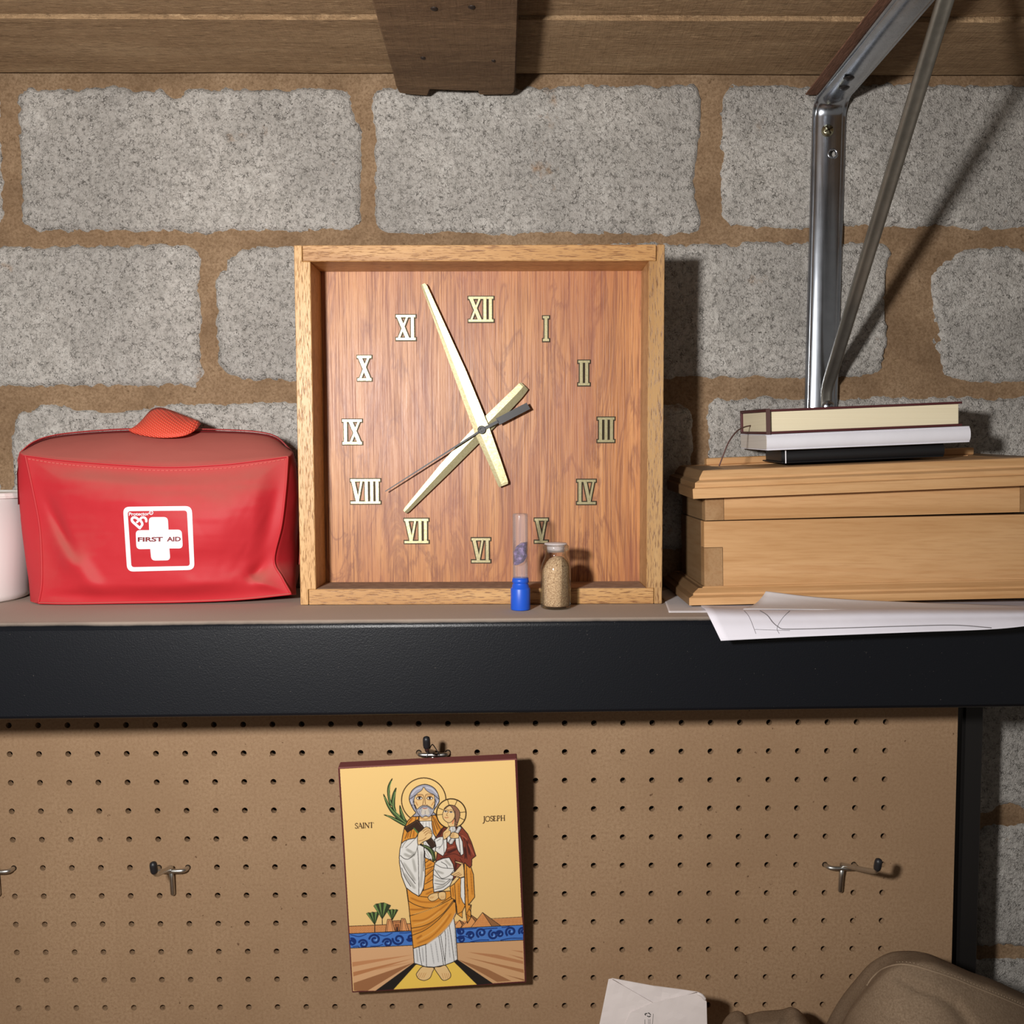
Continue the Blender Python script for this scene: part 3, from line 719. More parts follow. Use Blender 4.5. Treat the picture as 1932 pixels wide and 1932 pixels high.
PX, PY, YY = G[..., 0], G[..., 1], G[..., 2].copy()
uu = np.broadcast_to(u[..., 0], PX.shape); vv_ = np.broadcast_to(v[..., 0], PX.shape)
edge = np.clip(np.minimum(np.minimum(uu, 1-uu)*8, np.minimum(vv_, 1-vv_)*7), 0, 1); edge = edge*edge*(3-2*edge)
D = .013*(np.sin(math.pi*uu)**.8)*(np.sin(math.pi*vv_)**.7)
def ridge(x0, y0, x1, y1, w, a):
    dx, dy = x1-x0, y1-y0; L = math.hypot(dx, dy); t = ((PX-x0)*dx+(PY-y0)*dy)/L/L; n_ = ((PX-x0)*dy-(PY-y0)*dx)/L
    tc = np.clip(t, 0, 1); d2 = n_**2+((t-tc)*L)**2
    return a*np.exp(-d2/w/w)*(.35+.65*(1-np.abs(2*tc-1)**2))
for q in ((80, 935, 140, 1050, 11, -.0065), (98, 1010, 190, 1125, 20, .0048), (70, 960, 78, 1000, 10, -.003), (522, 1046, 474, 1090, 12, -.0085), (478, 1100, 545, 1116, 12, .004),
          (538, 900, 505, 1030, 15, -.006), (380, 1000, 535, 905, 42, .003), (100, 900, 300, 955, 40, .0022), (300, 930, 500, 900, 30, -.0012), (85, 1125, 230, 1128, 9, -.003), (150, 1120, 420, 1100, 30, .002)):
    D = D+ridge(*q)
side_ = np.clip(np.abs(uu-.5)*2-.45, 0, 1)
D = D*edge+(.0016*fbm(PX/60, PY/60, 4, 3)+.0042*side_*fbm((PX*.9+PY*.5)/34, (PY*.4-PX*.25)/70, 9, 3)+.0012*fbm(PX/130, PY/22, 13, 2))*edge
YY = YY-D
front = np.stack([W(0, 0, 1)*0]*1)
def Wv(px, py, Y):
    d = FW+RX*((px[..., None]-966)/F)-UP*((py[..., None]-966)/F); return CAM+d*(Y/d[..., 1])[..., None]
FR = Wv(PX, PY, YY)
FR[..., 2] = np.maximum(FR[..., 2], Zb)
bagv = [FR.reshape(-1, 3)]; idx = np.arange((nu+1)*(nv+1)).reshape(nu+1, nv+1)
bf = [q for q in np.stack([idx[:-1, :-1], idx[:-1, 1:], idx[1:, 1:], idx[1:, :-1]], -1).reshape(-1, 4)]
loop = list(idx[:, 0])+list(idx[-1, 1:])+list(idx[::-1, -1][1:])+list(idx[0, ::-1][1:-1])
# zipper loop at mid depth: top / right / bottom / left
Z_T = side([(44, 856, .800), (70, 836, .812), (110, 824, .825), (180, 817, .832), (250, 814, .832), (330, 814, .832), (420, 815, .832), (480, 818, .832), (518, 827, .832), (546, 853, .832)], nu+1)
Z_R = side([(546, 853, .832), (558, 890, .832), (563, 940, .832), (563, 1010, .832), (560, 1070, .832), (552, 1112, .832)], nv+1)
Z_B = side([(60, 1131, .801), (200, 1118, .832), (400, 1116, .832), (552, 1112, .832)], nu+1)
Z_L = side([(44, 856, .800), (36, 890, .800), (35, 940, .800), (41, 1000, .800), (49, 1060, .801), (60, 1131, .801)], nv+1)
ZL = np.concatenate([Z_T, Z_R[1:], Z_B[::-1][1:], Z_L[::-1][1:-1]]); ZLw = np.array([W(*p) for p in ZL]); ZLw[:, 2] = np.maximum(ZLw[:, 2], Zb)
L1 = FR.reshape(-1, 3)[loop]
cen = ZLw.mean(0)
BK = np.array([cen+(p-cen)*np.array([.90, 1, .80])+np.array([0, .036, -.010]) for p in ZLw]); BK[:, 2] = np.maximum(BK[:, 2], Zb)
rings = []
for t in (.12, .28, .45, .62, .8, .93):
    q = L1*(1-t)+ZLw*t; out = q-cen; out[:, 1] = 0; out /= np.linalg.norm(out, axis=1)[:, None]
    q = q+out*(.0045*math.sin(math.pi*t))[..., None] if False else q+out*(.0045*math.sin(math.pi*t)); 
    s_ = np.linspace(0, 12, len(q)); q = q+out*(.0012*math.sin(math.pi*t)*fbm(s_*3, s_*0+t*3, 6, 3))[:, None]
    q[:, 2] = np.maximum(q[:, 2], Zb); rings.append(q)
rings.append(ZLw)
for t in (.3, .65, 1.0):
    q = ZLw*(1-t)+BK*t; out = q-cen; out[:, 1] = 0; out /= np.linalg.norm(out, axis=1)[:, None]; q = q+out*(.005*math.sin(math.pi*t)); q[:, 2] = np.maximum(q[:, 2], Zb); rings.append(q)
prev = loop; base = len(bagv[0]); nl = len(loop)
for q in rings:
    cur = list(range(base, base+nl)); bagv.append(q); base += nl
    for k in range(nl): bf.append((prev[k], prev[(k+1) % nl], cur[(k+1) % nl], cur[k]))
    prev = cur
bagv.append(BK.mean(0)[None]+[[0, .006, 0]]); 
for k in range(nl): bf.append((prev[k], prev[(k+1) % nl], base))
bagV = np.concatenate(bagv)
def pressed(P):
    """below its lid the tub holds the bag's left side back"""
    P = P.copy(); P[:, 0] = np.where(P[:, 1] > .788, np.maximum(P[:, 0], -.4165), P[:, 0]); return P
bagV = pressed(bagV)
body = mesh('body', bagV, bf, BAG, bag, True)
bm = bmesh.new(); bm.from_mesh(body.data); bmesh.ops.recalc_face_normals(bm, faces=bm.faces[:]); bm.to_mesh(body.data); bm.free()
BVB = BVHTree.FromPolygons([tuple(p) for p in bagV], [list(map(int, q)) for q in bf])
def on(bvh, px, py, off):
    """point on a surface seen at a picture position, raised along its normal"""
    d = Vector(ray(px, py)).normalized(); h, nrm, _, _ = bvh.ray_cast(Vector(CAM), d)
    if h is None: return None
    if nrm.dot(d) > 0: nrm = -nrm
    return np.array(h+nrm*off)
# welt piping along the front seam
wl = FR.reshape(-1, 3)[loop]; wl = np.concatenate([wl, wl[:1]])
mesh('seam_piping', *tube(wl+np.array([0, -.0002, .0002]), .0010, 6, False), BAG, bag, True)
def run(P, bvh, off, step=None):
    Q = resample(catmull(P, 12), 160); R_ = [on(bvh, a, b, off) for a, b in Q]; return np.array([p for p in R_ if p is not None])
st = run([(54, 866), (120, 876), (220, 884), (320, 888), (420, 884), (490, 875), (536, 867)], BVB, .0004)
mb = MB()
seg = resample(st, 180)
for i in range(0, 178, 3): mb.add(*tube(seg[i:i+3], .00042, 5))
tag(mb.build('stitching', THREAD, bag), kind='stuff')
zt = np.concatenate([Z_L[::-1][60:-1], Z_T, Z_R[1:76]]); ztw = np.array([W(*p) for p in zt]); ztw[:, 2] = np.maximum(ztw[:, 2], Zb+.001)
oz = ztw-cen; oz[:, 1] = 0; oz /= np.linalg.norm(oz, axis=1)[:, None]
tape = np.stack([ztw-oz*.0006+np.array([0, dy, 0]) for dy in (-.0045, -.002, 0, .002, .0045)], 1)
tape[:, 1:4] += oz[:, None]*.0016
tape = pressed(tape.reshape(-1, 3)).reshape(tape.shape)
tp = gridmesh('zipper_tape', tape, DARKRED, bag)
zr_ = pressed(resample(ztw+oz*.0022, 330)); mb = MB()
for i in range(0, 329):
    p = zr_[i]; q = zr_[min(i+1, 329)]; d_ = (q-p); d_ /= np.linalg.norm(d_)+1e-9
    a_ = p+np.array([0, -.0020, 0]); b_ = p+np.array([0, .0020, 0])+d_*.0004
    mb.add(*tube([a_, (a_+b_)/2+np.array([0, 0, .0004]), b_], .0006, 4))
tag(mb.build('zipper_teeth', COIL, bag), kind='stuff')
# pull loop of webbing
nb = 26
lo_ = resample(catmull([(249, 816, .822), (275, 823, .811), (308, 826, .805), (345, 822.5, .806), (368, 812, .814), (378, 800, .828)], 10), nb)
hi_ = resample(catmull([(248, 814, .832), (268, 794, .838), (288, 773, .840), (309, 771, .840), (345, 784, .838), (376, 796, .834)], 10), nb)
V = []
for a_, b_ in zip(lo_, hi_):
    A_, B_ = W(*a_), W(*b_); V.append([A_*(1-t)+B_*t+np.array([0, -.006*math.sin(math.pi*t), .0015*math.sin(math.pi*t)]) for t in np.linspace(0, 1, 9)])
wb = gridmesh('pull_loop', np.array(V), WEB, bag, True)
so_ = wb.modifiers.new('thick', 'SOLIDIFY'); so_.thickness = .0014; so_.offset = 0
# printed emblem: shapes drawn on the emblem's own square, laid on the front panel
def z2(x, y): return (220+x/12.075, 940+y/12.075)
def fillmesh(loops, maxe=.0035):
    """outer loop + holes in emblem coordinates -> triangulated & refined 2-D mesh"""
    bm = bmesh.new(); ed = []
    for L in loops:
        vs = [bm.verts.new((x, y, 0)) for x, y in L]; ed += [bm.edges.new((vs[i], vs[(i+1) % len(vs)])) for i in range(len(vs))]
    bmesh.ops.triangle_fill(bm, use_beauty=True, edges=ed)
    for _ in range(5):
        lg = [e for e in bm.edges if e.calc_length() > maxe*1000*27]
        if not lg: break
        bmesh.ops.subdivide_edges(bm, edges=lg, cuts=1); bmesh.ops.triangulate(bm, faces=bm.faces[:])
    return bm_out(bm)
def decal(name, parts, mat, off, parent):
    mb = MB()
    for v, f in parts:
        P = [on(BVB, *z2(x, y), off) for x, y, _ in v]
        if any(p is None for p in P): continue
        mb.add(P, f)
    return mb.build(name, mat, parent)
def rrect(c, r, n=7):
    """rounded quadrilateral through 4 corners"""
    out = []
    for i in range(4):
        p, a, b = np.array(c[i], float), np.array(c[i-1], float), np.array(c[(i+1) % 4], float)
        da = (a-p)/np.linalg.norm(a-p); db = (b-p)/np.linalg.norm(b-p); s, e = p+da*r, p+db*r
        for k in range(n): t = k/(n-1); out.append((1-t)**2*s+2*t*(1-t)*p+t*t*e)
    return [tuple(q) for q in out]
def rpoly(c, rs, n=6):
    out = []; m = len(c)
    for i in range(m):
        p, a, b = [np.array(q, float) for q in (c[i], c[i-1], c[(i+1) % m])]
        if rs[i] == 0: out.append(tuple(p)); continue
        da = (a-p)/np.linalg.norm(a-p); db = (b-p)/np.linalg.norm(b-p)
        for k in range(n): t = k/(n-1); out.append(tuple((1-t)**2*(p+da*rs[i])+2*t*(1-t)*p+t*t*(p+db*rs[i])))
    return out
fo = rrect([(150, 195), (1715, 180), (1778, 1630), (245, 1672)], 150); fi = rrect([(255, 295), (1605, 280), (1672, 1540), (342, 1570)], 70)
cr = rpoly([(735, 430), (1170, 428), (1185, 716), (1485, 714), (1512, 1142), (1205, 1142), (1228, 1412), (795, 1420), (770, 1155), (455, 1162), (438, 728), (745, 726)], [95, 95, 0, 95, 95, 0, 95, 95, 0, 95, 95, 0])
def strokeq(P, w, n=6):
    P = catmull(P, n); T_ = np.gradient(P, axis=0); T_ /= np.linalg.norm(T_, axis=1)[:, None]; N_ = np.stack([-T_[:, 1], T_[:, 0]], 1)
    v = [(*q, 0) for q in np.concatenate([P+N_*w/2, P-N_*w/2])]; m = len(P); f = [(i, i+1, m+i+1, m+i) for i in range(m-1)]
    # round ends
    for c, s in ((0, -1), (m-1, 1)):
        b = len(v); v.append((*P[c], 0))
        for k in range(9):
            a = math.atan2(*(T_[c]*s)[::-1])-math.pi/2+math.pi*k/8; v.append((P[c][0]+w/2*math.cos(a), P[c][1]+w/2*math.sin(a), 0))
        for k in range(8): f.append((b, b+1+k, b+2+k))
    return v, f
heart = [strokeq([(535, 680), (445, 600), (370, 530), (355, 475), (385, 440), (440, 440), (480, 465), (515, 490)], 58), strokeq([(515, 490), (500, 520), (470, 545)], 46),
         strokeq([(535, 680), (585, 610), (588, 570), (560, 520), (545, 490), (570, 445), (620, 435), (660, 455), (680, 490), (682, 525)], 54)]
mb_ = decal('printed_emblem', [fillmesh([fo, fi]), fillmesh([cr])], PRINTW, .0003, bag); mb_['label'] = 'white first aid emblem'
decal('heart_mark', heart, PRINTW, .00045, bag)
def text_mesh(s, size, bold=0.):
    cu = bpy.data.curves.new('txt', 'FONT'); cu.body = s; cu.size = size; cu.offset = bold; cu.resolution_u = 4
    o = bpy.data.objects.new('txt', cu); COL.objects.link(o); bpy.context.view_layer.update()
    dg = bpy.context.evaluated_depsgraph_get(); me = bpy.data.meshes.new_from_object(o.evaluated_get(dg), depsgraph=dg)
    v = np.array([tuple(q.co) for q in me.vertices]); f = [list(p.vertices) for p in me.polygons]
    bpy.data.objects.remove(o); return v, f
def fit_text(s, x0, x1, y0, y1, bold, slope=0., x_dir=None):
    """fits the string to a box (y downwards)"""
    v, f = text_mesh(s, 100, bold); mn, mx = v.min(0), v.max(0)
    X = x0+(v[:, 0]-mn[0])/(mx[0]-mn[0])*(x1-x0); Y = y1+(v[:, 1]-mn[1])/(mx[1]-mn[1])*(y0-y1)+(X-x0)*slope
    return np.stack([X, Y, X*0], 1).tolist(), f
decal('lettering', [fit_text('FIRST', 490, 1060, 885, 990, 3.4, -.012), fit_text('AID', 1150, 1465, 877, 982, 3.4, -.012)], PRINTR, .0006, bag)
rg = [(793+r_*math.cos(a), 330+r_*math.sin(a)) for r_ in (48, 32) for a in np.linspace(0, 2*math.pi, 20, endpoint=False)]
pt = [fit_text('Protector', 290, 752, 322, 398, 2.2, -.02), fit_text('R', 780, 806, 314, 346, 1.5)]
pt.append(([(x, y, 0) for x, y in rg], [(k, (k+1) % 20, 20+(k+1) % 20, 20+k) for k in range(20)]))
decal('small_lettering', pt, PRINTW, .0006, bag)

# ------------------------------------------------------------------ white tub on the far left
tx1 = -.4230; tub = thing('white_tub', (tx1-.07, .83, ZS+.0003), 'white plastic tub with a white lid at the left end of the shelf', 'tub')
def rr2(x0, x1, y0, y1, r, n=10):
    out = []
    for cx, cy, a0 in ((x1-r, y0+r, -90), (x1-r, y1-r, 0), (x0+r, y1-r, 90), (x0+r, y0+r, 180)):
        for k in range(n+1): a = math.radians(a0+90*k/n); out.append((cx+r*math.cos(a), cy+r*math.sin(a)))
    return out
def loft(secs, cap=True):
    m = len(secs[0][0]); v = []; f = []
    for P, z in secs: v += [(x, y, z) for x, y in P]
    for i in range(len(secs)-1):
        for k in range(m): f.append((i*m+k, i*m+(k+1) % m, (i+1)*m+(k+1) % m, (i+1)*m+k))
    if cap: f += [tuple(range(m))[::-1], tuple((len(secs)-1)*m+k for k in range(m))]
    return v, f
zlid = W(0, 944, .765)[2]; g0 = lambda e: rr2(tx1-.15-e, tx1+e, .766-e, .860+e, .044+e)
mesh('body', *loft([(g0(-.005), ZS+.0003), (g0(-.002), ZS+.002), (g0(-.001), ZS+.006), (g0(.003), zlid)]), WHITEPL, tub, True)
mesh('lid', *loft([(g0(.003), zlid), (g0(.0058), zlid+.0006), (g0(.006), zlid+.0022), (g0(.0052), zlid+.0025), (g0(.0052), zlid+.0045), (g0(.004), zlid+.0052), (g0(.001), zlid+.0052), (g0(-.002), zlid+.0035)]), LIDW, tub, False)

# ------------------------------------------------------------------ wooden box with moulded lid
YB = .766
bxl = W(1330, 1040, YB)[0]; bxr = bxl+.2735; yb1 = YB+.100
bz0 = ZS+.0026
wb_ = thing('wooden_box', ((bxl+bxr)/2, .84, bz0), 'pine box with moulded lid and finger joints right of the clock', 'box')
def TR(th, pit=0., c=(bxl, YB, bz0)):
    def t(p):
        x, y, z = np.asarray(p, float)-c
        x, z = x*math.cos(th)-z*math.sin(th), z*math.cos(th)+x*math.sin(th)
        y, z = y*math.cos(pit)-z*math.sin(pit), z*math.cos(pit)+y*math.sin(pit)
        return np.array([x+c[0], y+c[1], z+c[2]])
    return t
TBX = TR(.0185)
zb1 = W(1330, 1106, YB)[2]; zb2 = W(1328, 983, YB)[2]; zb3 = W(1327, 938, YB)[2]; zb4 = W(1322, 887.5, YB-.004)[2]
zf0, zf1 = W(1334, 1104, YB)[2], W(1334, 1034, YB)[2]
e_ = .0004; fw = .0152
def moulding(name, prof, x0, x1, y0, y1, tf, mats):
    """profile of (outward, z) swept round a rectangle with mitred corners; one mesh per side"""
    out = []
    C = [(x0, y0, -1, -1), (x1, y0, 1, -1), (x1, y1, 1, 1), (x0, y1, -1, 1)]
    for k in range(4):
        a, b = C[k], C[(k+1) % 4]; v = []
        for c in (a, b): v += [tf((c[0]+c[2]*o, c[1]+c[3]*o, z)) for o, z in prof]
        m = len(prof); f = [(i, (i+1) % m, m+(i+1) % m, m+i) for i in range(m)]+[tuple(range(m))[::-1], tuple(range(m, 2*m))]
        mm = mats[k % 2]
        o = mesh(name, v, f, mm, wb_); bm = bmesh.new(); bm.from_mesh(o.data); bmesh.ops.recalc_face_normals(bm, faces=bm.faces[:]); bm.to_mesh(o.data); bm.free(); out.append(o)
    return out
moulding('base_moulding', [(-.012, bz0), (.0155, bz0), (.0155, bz0+.006), (.0115, bz0+.0075), (.0115, bz0+.0092), (.006, bz0+.0125), (.0022, zb1-.0012), (.0015, zb1), (-.012, zb1)], bxl, bxr, YB, yb1, TBX, (PINE2, PINEY))
# front board with room for the side boards' fingers
mesh('front_board', *prism([(bxl+fw+e_, zb1), (bxr, zb1), (bxr, zb2-e_), (bxl+e_*.5, zb2-e_), (bxl+e_*.5, zf1+e_), (bxl+fw+e_, zf1+e_)], YB, YB+.012, TBX), PINE, wb_)
mesh('finger_joint', *box(bxl, bxl+fw, YB-.0003, YB+.012, zb1, zf1, 0, 1, TBX), ENDG, wb_)
mesh('side_board', *box(bxl, bxl+.012, YB+.0122, yb1, zb1, zb2-e_, 0, 1, TBX), PINEY, wb_)
mesh('side_board', *box(bxr-.012, bxr, YB+.0122, yb1, zb1, zb2-e_, 0, 1, TBX), PINEY, wb_)
mesh('back_board', *box(bxl+.012, bxr-.012, yb1-.012, yb1, zb1, zb2-e_, 0, 1, TBX), PINE, wb_)
TLD = TR(.0235, 0, (bxl, YB, zb2)); TLD2 = TR(.037, .028, (bxl, YB, zb3))
lid = mesh('lid', *box(bxl+fw+e_, bxr-fw-e_, YB, YB+.012, zb2+e_, zb3+.0032, 0, 1, TLD), PINE2, wb_, label='moulded lid, slightly raised')
mesh('finger_joint', *box(bxl, bxl+fw, YB-.0002, YB+.012, zb2+e_, zb3, 0, 1, TLD), ENDG, lid)
mesh('finger_joint', *box(bxr-fw, bxr, YB-.0002, YB+.012, zb2+e_, zb3+.0030, 0, 1, TLD), ENDG, lid)
mesh('lid_side', *box(bxl, bxl+.012, YB+.0122, yb1, zb2+e_, zb3, 0, 1, TLD), PINEY, lid)
mesh('lid_side', *box(bxr-.012, bxr, YB+.0122, yb1, zb2+e_, zb3+.003, 0, 1, TLD), PINEY, lid)
H4 = zb4-zb3
for o in moulding('lid_moulding', [(-.02, zb3), (.0125, zb3), (.0128, zb3+H4*.36), (.0105, zb3+H4*.40), (.0102, zb3+H4*.58), (.0060, zb3+H4*.66), (.0058, zb3+H4*.74), (.0022, zb3+H4*.98), (.0012, zb3+H4), (-.02, zb3+H4)], bxl, bxr, YB, yb1, TLD2, (m_pine('pine_lid', 0, 7.7, 1.02), PINEY)): o.parent = lid
mesh('lid_panel', *box(bxl+.018, bxr-.018, YB+.018, yb1-.018, zb3+.002, zb3+H4-.0006, 0, 1, TLD2), PINE, lid)
mesh('back_rail', *box(bxl+.02, bxr-.01, yb1-.012, yb1-.002, zb3+H4, zb3+H4+.0062, .0008, 1, TLD2), PINE2, lid)

# ------------------------------------------------------------------ books on the lid
OB = np.array([W(1447, 850, .776)[0], .776, 0]); OB[2] = TLD2((OB[0], OB[1]+.012, zb3+H4))[2]+.0016
TBK = TR(.039, .027, tuple(OB)); ox, oy, oz_ = OB
def book(name, x0, x1, y0, y1, z0, z1, label, cover, pages, spine, ct=.0016, ov=.0025):
    b = thing(name, tuple(TBK((ox+(x0+x1)/2, oy+(y0+y1)/2, oz_+z0))), label, 'notebook')
    A = lambda a0, a1, b0, b1, c0, c1, bev, seg=2: box(ox+a0, ox+a1, oy+b0, oy+b1, oz_+c0, oz_+c1, bev, seg, TBK)
    mesh('cover', *A(x0, x1, y0, y1, z1-ct, z1, .0006), cover, b); mesh('cover', *A(x0, x1, y0, y1, z0, z0+ct, .0006), cover, b)
    if spine == 'back': mesh('spine', *A(x0, x1, y1-ct, y1+.0005, z0, z1, .0006), cover, b); mesh('page_block', *A(x0+ov, x1-ov, y0+ov, y1-ct, z0+ct, z1-ct, .0004), pages, b)
    else:
        pr = [(oy+y0+.003-.0045*math.cos(t), oz_+(z0+z1)/2+(z1-z0)/2*math.sin(t)) for t in np.linspace(-math.pi/2, math.pi/2, 13)]
        pr += [(oy+y0+.003-.0030*math.cos(t), oz_+(z0+z1)/2+(z1-z0-.002)/2*math.sin(t)) for t in np.linspace(math.pi/2, -math.pi/2, 13)]
        m = len(pr); xs = np.linspace(ox+x0, ox+x1, 6); v = [TBK((x, y, z)) for x in xs for y, z in pr]; f = [(i*m+k, i*m+(k+1) % m, (i+1)*m+(k+1) % m, (i+1)*m+k) for i in range(5) for k in range(m)]
        mesh('spine', v, f, cover, b, True); mesh('page_block', *A(x0+ov, x1-ov, y0+.002, y1-ov, z0+ct, z1-ct, .0004), pages, b)
    return b
XM = lambda px: W(px, 830, .776)[0]-ox
black = book('black_notebook', W(1474, 860, .79)[0]-ox, W(1779, 850, .79)[0]-ox, 0.012, .073, 0, .0114, 'black covered book at the bottom of the stack on the box', BLACKC, BLACKC, 'front', .0012)
mesh('ribbon', *box(ox+W(1480, 860, .79)[0]-ox-.0004, ox+W(1480, 860, .79)[0]-ox+.0004, oy+.0095, oy+.0102, oz_+.0002, oz_+.0112, 0, 1, TBK), PRINTW, black)
white = book('white_notebook', XM(1449), XM(1832), .001, .090, .0117, .0250, 'white paper-covered notebook in the middle of the stack on the box', WHITEC, GREYPG, 'front', .0009, .0002)
mar = book('maroon_notebook', XM(1447), XM(1817), 0, .086, .0253, .0455, 'maroon notebook with cream pages on top of the stack on the box', MAROON, CREAM, 'back', .0019, .0022)
mb = MB(); xb_ = .0012
for (y0, y1, z0, z1) in ((-.0012, -.0004, .0250, .0458), (-.0012, .0872, .0455, .0463)):
    mb.add(*box(ox+XM(1447)+xb_-.0012, ox+XM(1447)+xb_+.0022, oy+y0, oy+y1, oz_+z0, oz_+z1, 0, 1, TBK))
mb.build('elastic_band', BANDM, mar)
rb = [W(1416, 803, .832), W(1404, 806, .822), W(1390, 814, .805), W(1375, 834, .79), W(1365, 858, .785), W(1357, 879, .783)]
mesh('ribbon_marker', *tube(catmull(rb, 8), .00065, 6), plain('brown_ribbon', S(96, 66, 60), .7), mar, True)

# ------------------------------------------------------------------ loose paper under the box
def sheet(name, rows, label, mat, th=.00025, nu_=40, nv_=10):
    """rows of polyline control points (world), lofted"""
    Rr = np.array([resample(catmull(r_, 10), nu_) for r_ in rows]); V = np.array([catmull(list(Rr[:, i]), 6) for i in range(nu_)])
    o = gridmesh(name, V, mat); sd_ = o.modifiers.new('thick', 'SOLIDIFY'); sd_.thickness = th; sd_.offset = 0
    tag(o, label, 'paper', 'drawings under the wooden box'); return o, V
zs = ZS+.0008
fl = lambda px, py, dz=0.: WZ(px, py, zs+dz)
shA, VA = sheet('paper_sheet', [[(W(1325, 1100, .86)[0], .86, zs), (.35, .86, zs+.0004), (.50, .86, zs+.0006)],
     [fl(1322, 1140), fl(1600, 1141, .0004), fl(2010, 1143, .0006)],
     [W(1331, 1153, .708)+[0, 0, .0010], W(1480, 1154, .705), W(1700, 1155, .701)+[0, 0, .0012], W(2010, 1155, .70)+[0, 0, .0012]],
     [W(1343, 1174, .692), W(1500, 1173, .690), W(1720, 1169, .688), W(2010, 1164, .690)],
     [W(1360, 1209, .683), W(1520, 1201, .681), W(1720, 1193, .680), W(1890, 1186, .682), W(2010, 1170, .685)]],
     'white drawing sheet drooping over the shelf front, with a pencil curve', PAPER)
shB, VB = sheet('paper_sheet', [[(W(1300, 1085, .87)[0], .87, zs-.0004), (.3, .87, zs-.0004)], [fl(1246, 1116, -.0004), fl(1420, 1116, -.0004)], [fl(1254, 1134, -.0004), fl(1420, 1134, -.0004)], [fl(1262, 1155.5, -.0004), fl(1420, 1155, -.0004)]],
     'white sheet lying flat at the box corner nearest the clock', PAPER2)
shC, VC = sheet('paper_sheet', [[W(1445, 1115.5, .7465), W(1560, 1128, .7465), W(1740, 1137, .7465), W(2010, 1146, .7465)], [W(1438, 1126, .742), W(1560, 1136, .740), W(1740, 1142, .738), W(2010, 1149, .738)],
     [W(1425, 1139, .733), W(1560, 1143, .729), W(1740, 1147, .728), W(2010, 1153, .728)], [W(1402, 1149.5, .714), W(1560, 1150.5, .712), W(1740, 1152, .712), W(2010, 1156, .713)]],
     'white sheet curling up in front of the box base', PAPER2)
BVA = BVHTree.FromPolygons([tuple(p) for p in VA.reshape(-1, 3)], [(i*VA.shape[1]+j, (i+1)*VA.shape[1]+j, (i+1)*VA.shape[1]+j+1, i*VA.shape[1]+j+1) for i in range(VA.shape[0]-1) for j in range(VA.shape[1]-1)])
def pencil(P, r_=.00032):
    Q = resample(catmull(P, 10), 90); R_ = [on(BVA, a, b, .0003) for a, b in Q]; R_ = np.array([p for p in R_ if p is not None])
    return tube(R_, r_, 5)
mb = MB(); mb.add(*pencil([(1434, 1153), (1448, 1162), (1458, 1175), (1470, 1184), (1486, 1187.5), (1600, 1185), (1700, 1182), (1800, 1180), (1870, 1185)], .00036))
for P in ([(1404, 1153), (1414, 1166), (1426, 1196)], [(1490, 1153), (1476, 1167), (1466, 1185), (1470, 1196)], [(1424, 1188), (1490, 1190)]): mb.add(*pencil(P, .00016))
mb.build('pencil_line', INK, shA)

# ------------------------------------------------------------------ tube with a purple stone, bottle of sand
Yt = .7465
tc = np.array([W(982, 1120, Yt)[0], Yt, ZS+.0003]); k_ = Yt/F
vial = thing('specimen_tube', tuple(tc), 'clear plastic tube standing on its blue cap with a purple stone inside', 'tube')
px2 = lambda y: (1150.5-y)*k_*1.0
RT, RC = 14.6*k_, 18.6*k_
mesh('cap', *lathe([(.0001, 0), (RC*.97, 0), (RC, .0006), (RC, px2(1111)), (RC*.97, px2(1109.5)), (RT*1.12, px2(1108.5)), (RT*1.06, px2(1103)), (RT*.98, px2(1102)), (RT*.98, px2(1099.5)), (RT*1.1, px2(1098.5)), (RT*1.03, px2(1090)), (.0001, px2(1090))], tc, 36), BLUE, vial, True)
mesh('clear_barrel', *lathe([(RT*.99, px2(1091)), (RT, px2(1060)), (RT, px2(972)), (RT*.96, px2(969)), (RT*.85, px2(968)), (.0001, px2(968.5))], tc, 36), CLEARPL, vial, True)
bm = bmesh.new(); bmesh.ops.create_icosphere(bm, subdivisions=2, radius=1)
rn = random.Random(8)
for q in bm.verts:
    c_ = q.co; s_ = max(abs(c_.x)*1.0, abs(c_.y), abs(c_.z)*.9+.12*abs(c_.x)); q.co = c_/s_*(.86+.12*rn.random())
v, f = bm_out(bm)
v = [(tc[0]+RT*.92*x-.0002, tc[1]+RT*.70*y, tc[2]+px2(1044.5)+px2(1150.5-19)*z+RT*.55*x) for x, y, z in v]
mesh('purple_stone', v, f, PURPLE, vial)
Yg = .7535
gc = np.array([W(1048.5, 1140, Yg)[0], Yg, ZS+.0003]); kg = Yg/F; gp = lambda y: (1149-y)*kg
bot = thing('glass_bottle', tuple(gc), 'small stoppered glass bottle of brown sand in front of the clock', 'bottle')
rb_ = 29*kg
outer = [(.0001, 0), (rb_*.86, 0), (rb_*.96, gp(1147.5)), (rb_, gp(1143)), (rb_, gp(1080)), (rb_*.985, gp(1072)), (rb_*.88, gp(1062)), (rb_*.75, gp(1053)), (rb_*.69, gp(1047)), (rb_*.68, gp(1040)), (rb_*.80, gp(1038.5)), (rb_*.86, gp(1036)), (rb_*.86, gp(1031)), (rb_*.80, gp(1029)), (rb_*.62, gp(1028.5))]
inner = [(rb_*.60, gp(1029)), (rb_*.60, gp(1046)), (rb_*.66, gp(1053)), (rb_*.80, gp(1063)), (rb_*.90, gp(1073)), (rb_*.91, gp(1080)), (rb_*.91, gp(1141)), (rb_*.82, gp(1145)), (.0001, gp(1145.5))]
mesh('glass', *lathe(outer, gc, 44), GLASS, bot, True)
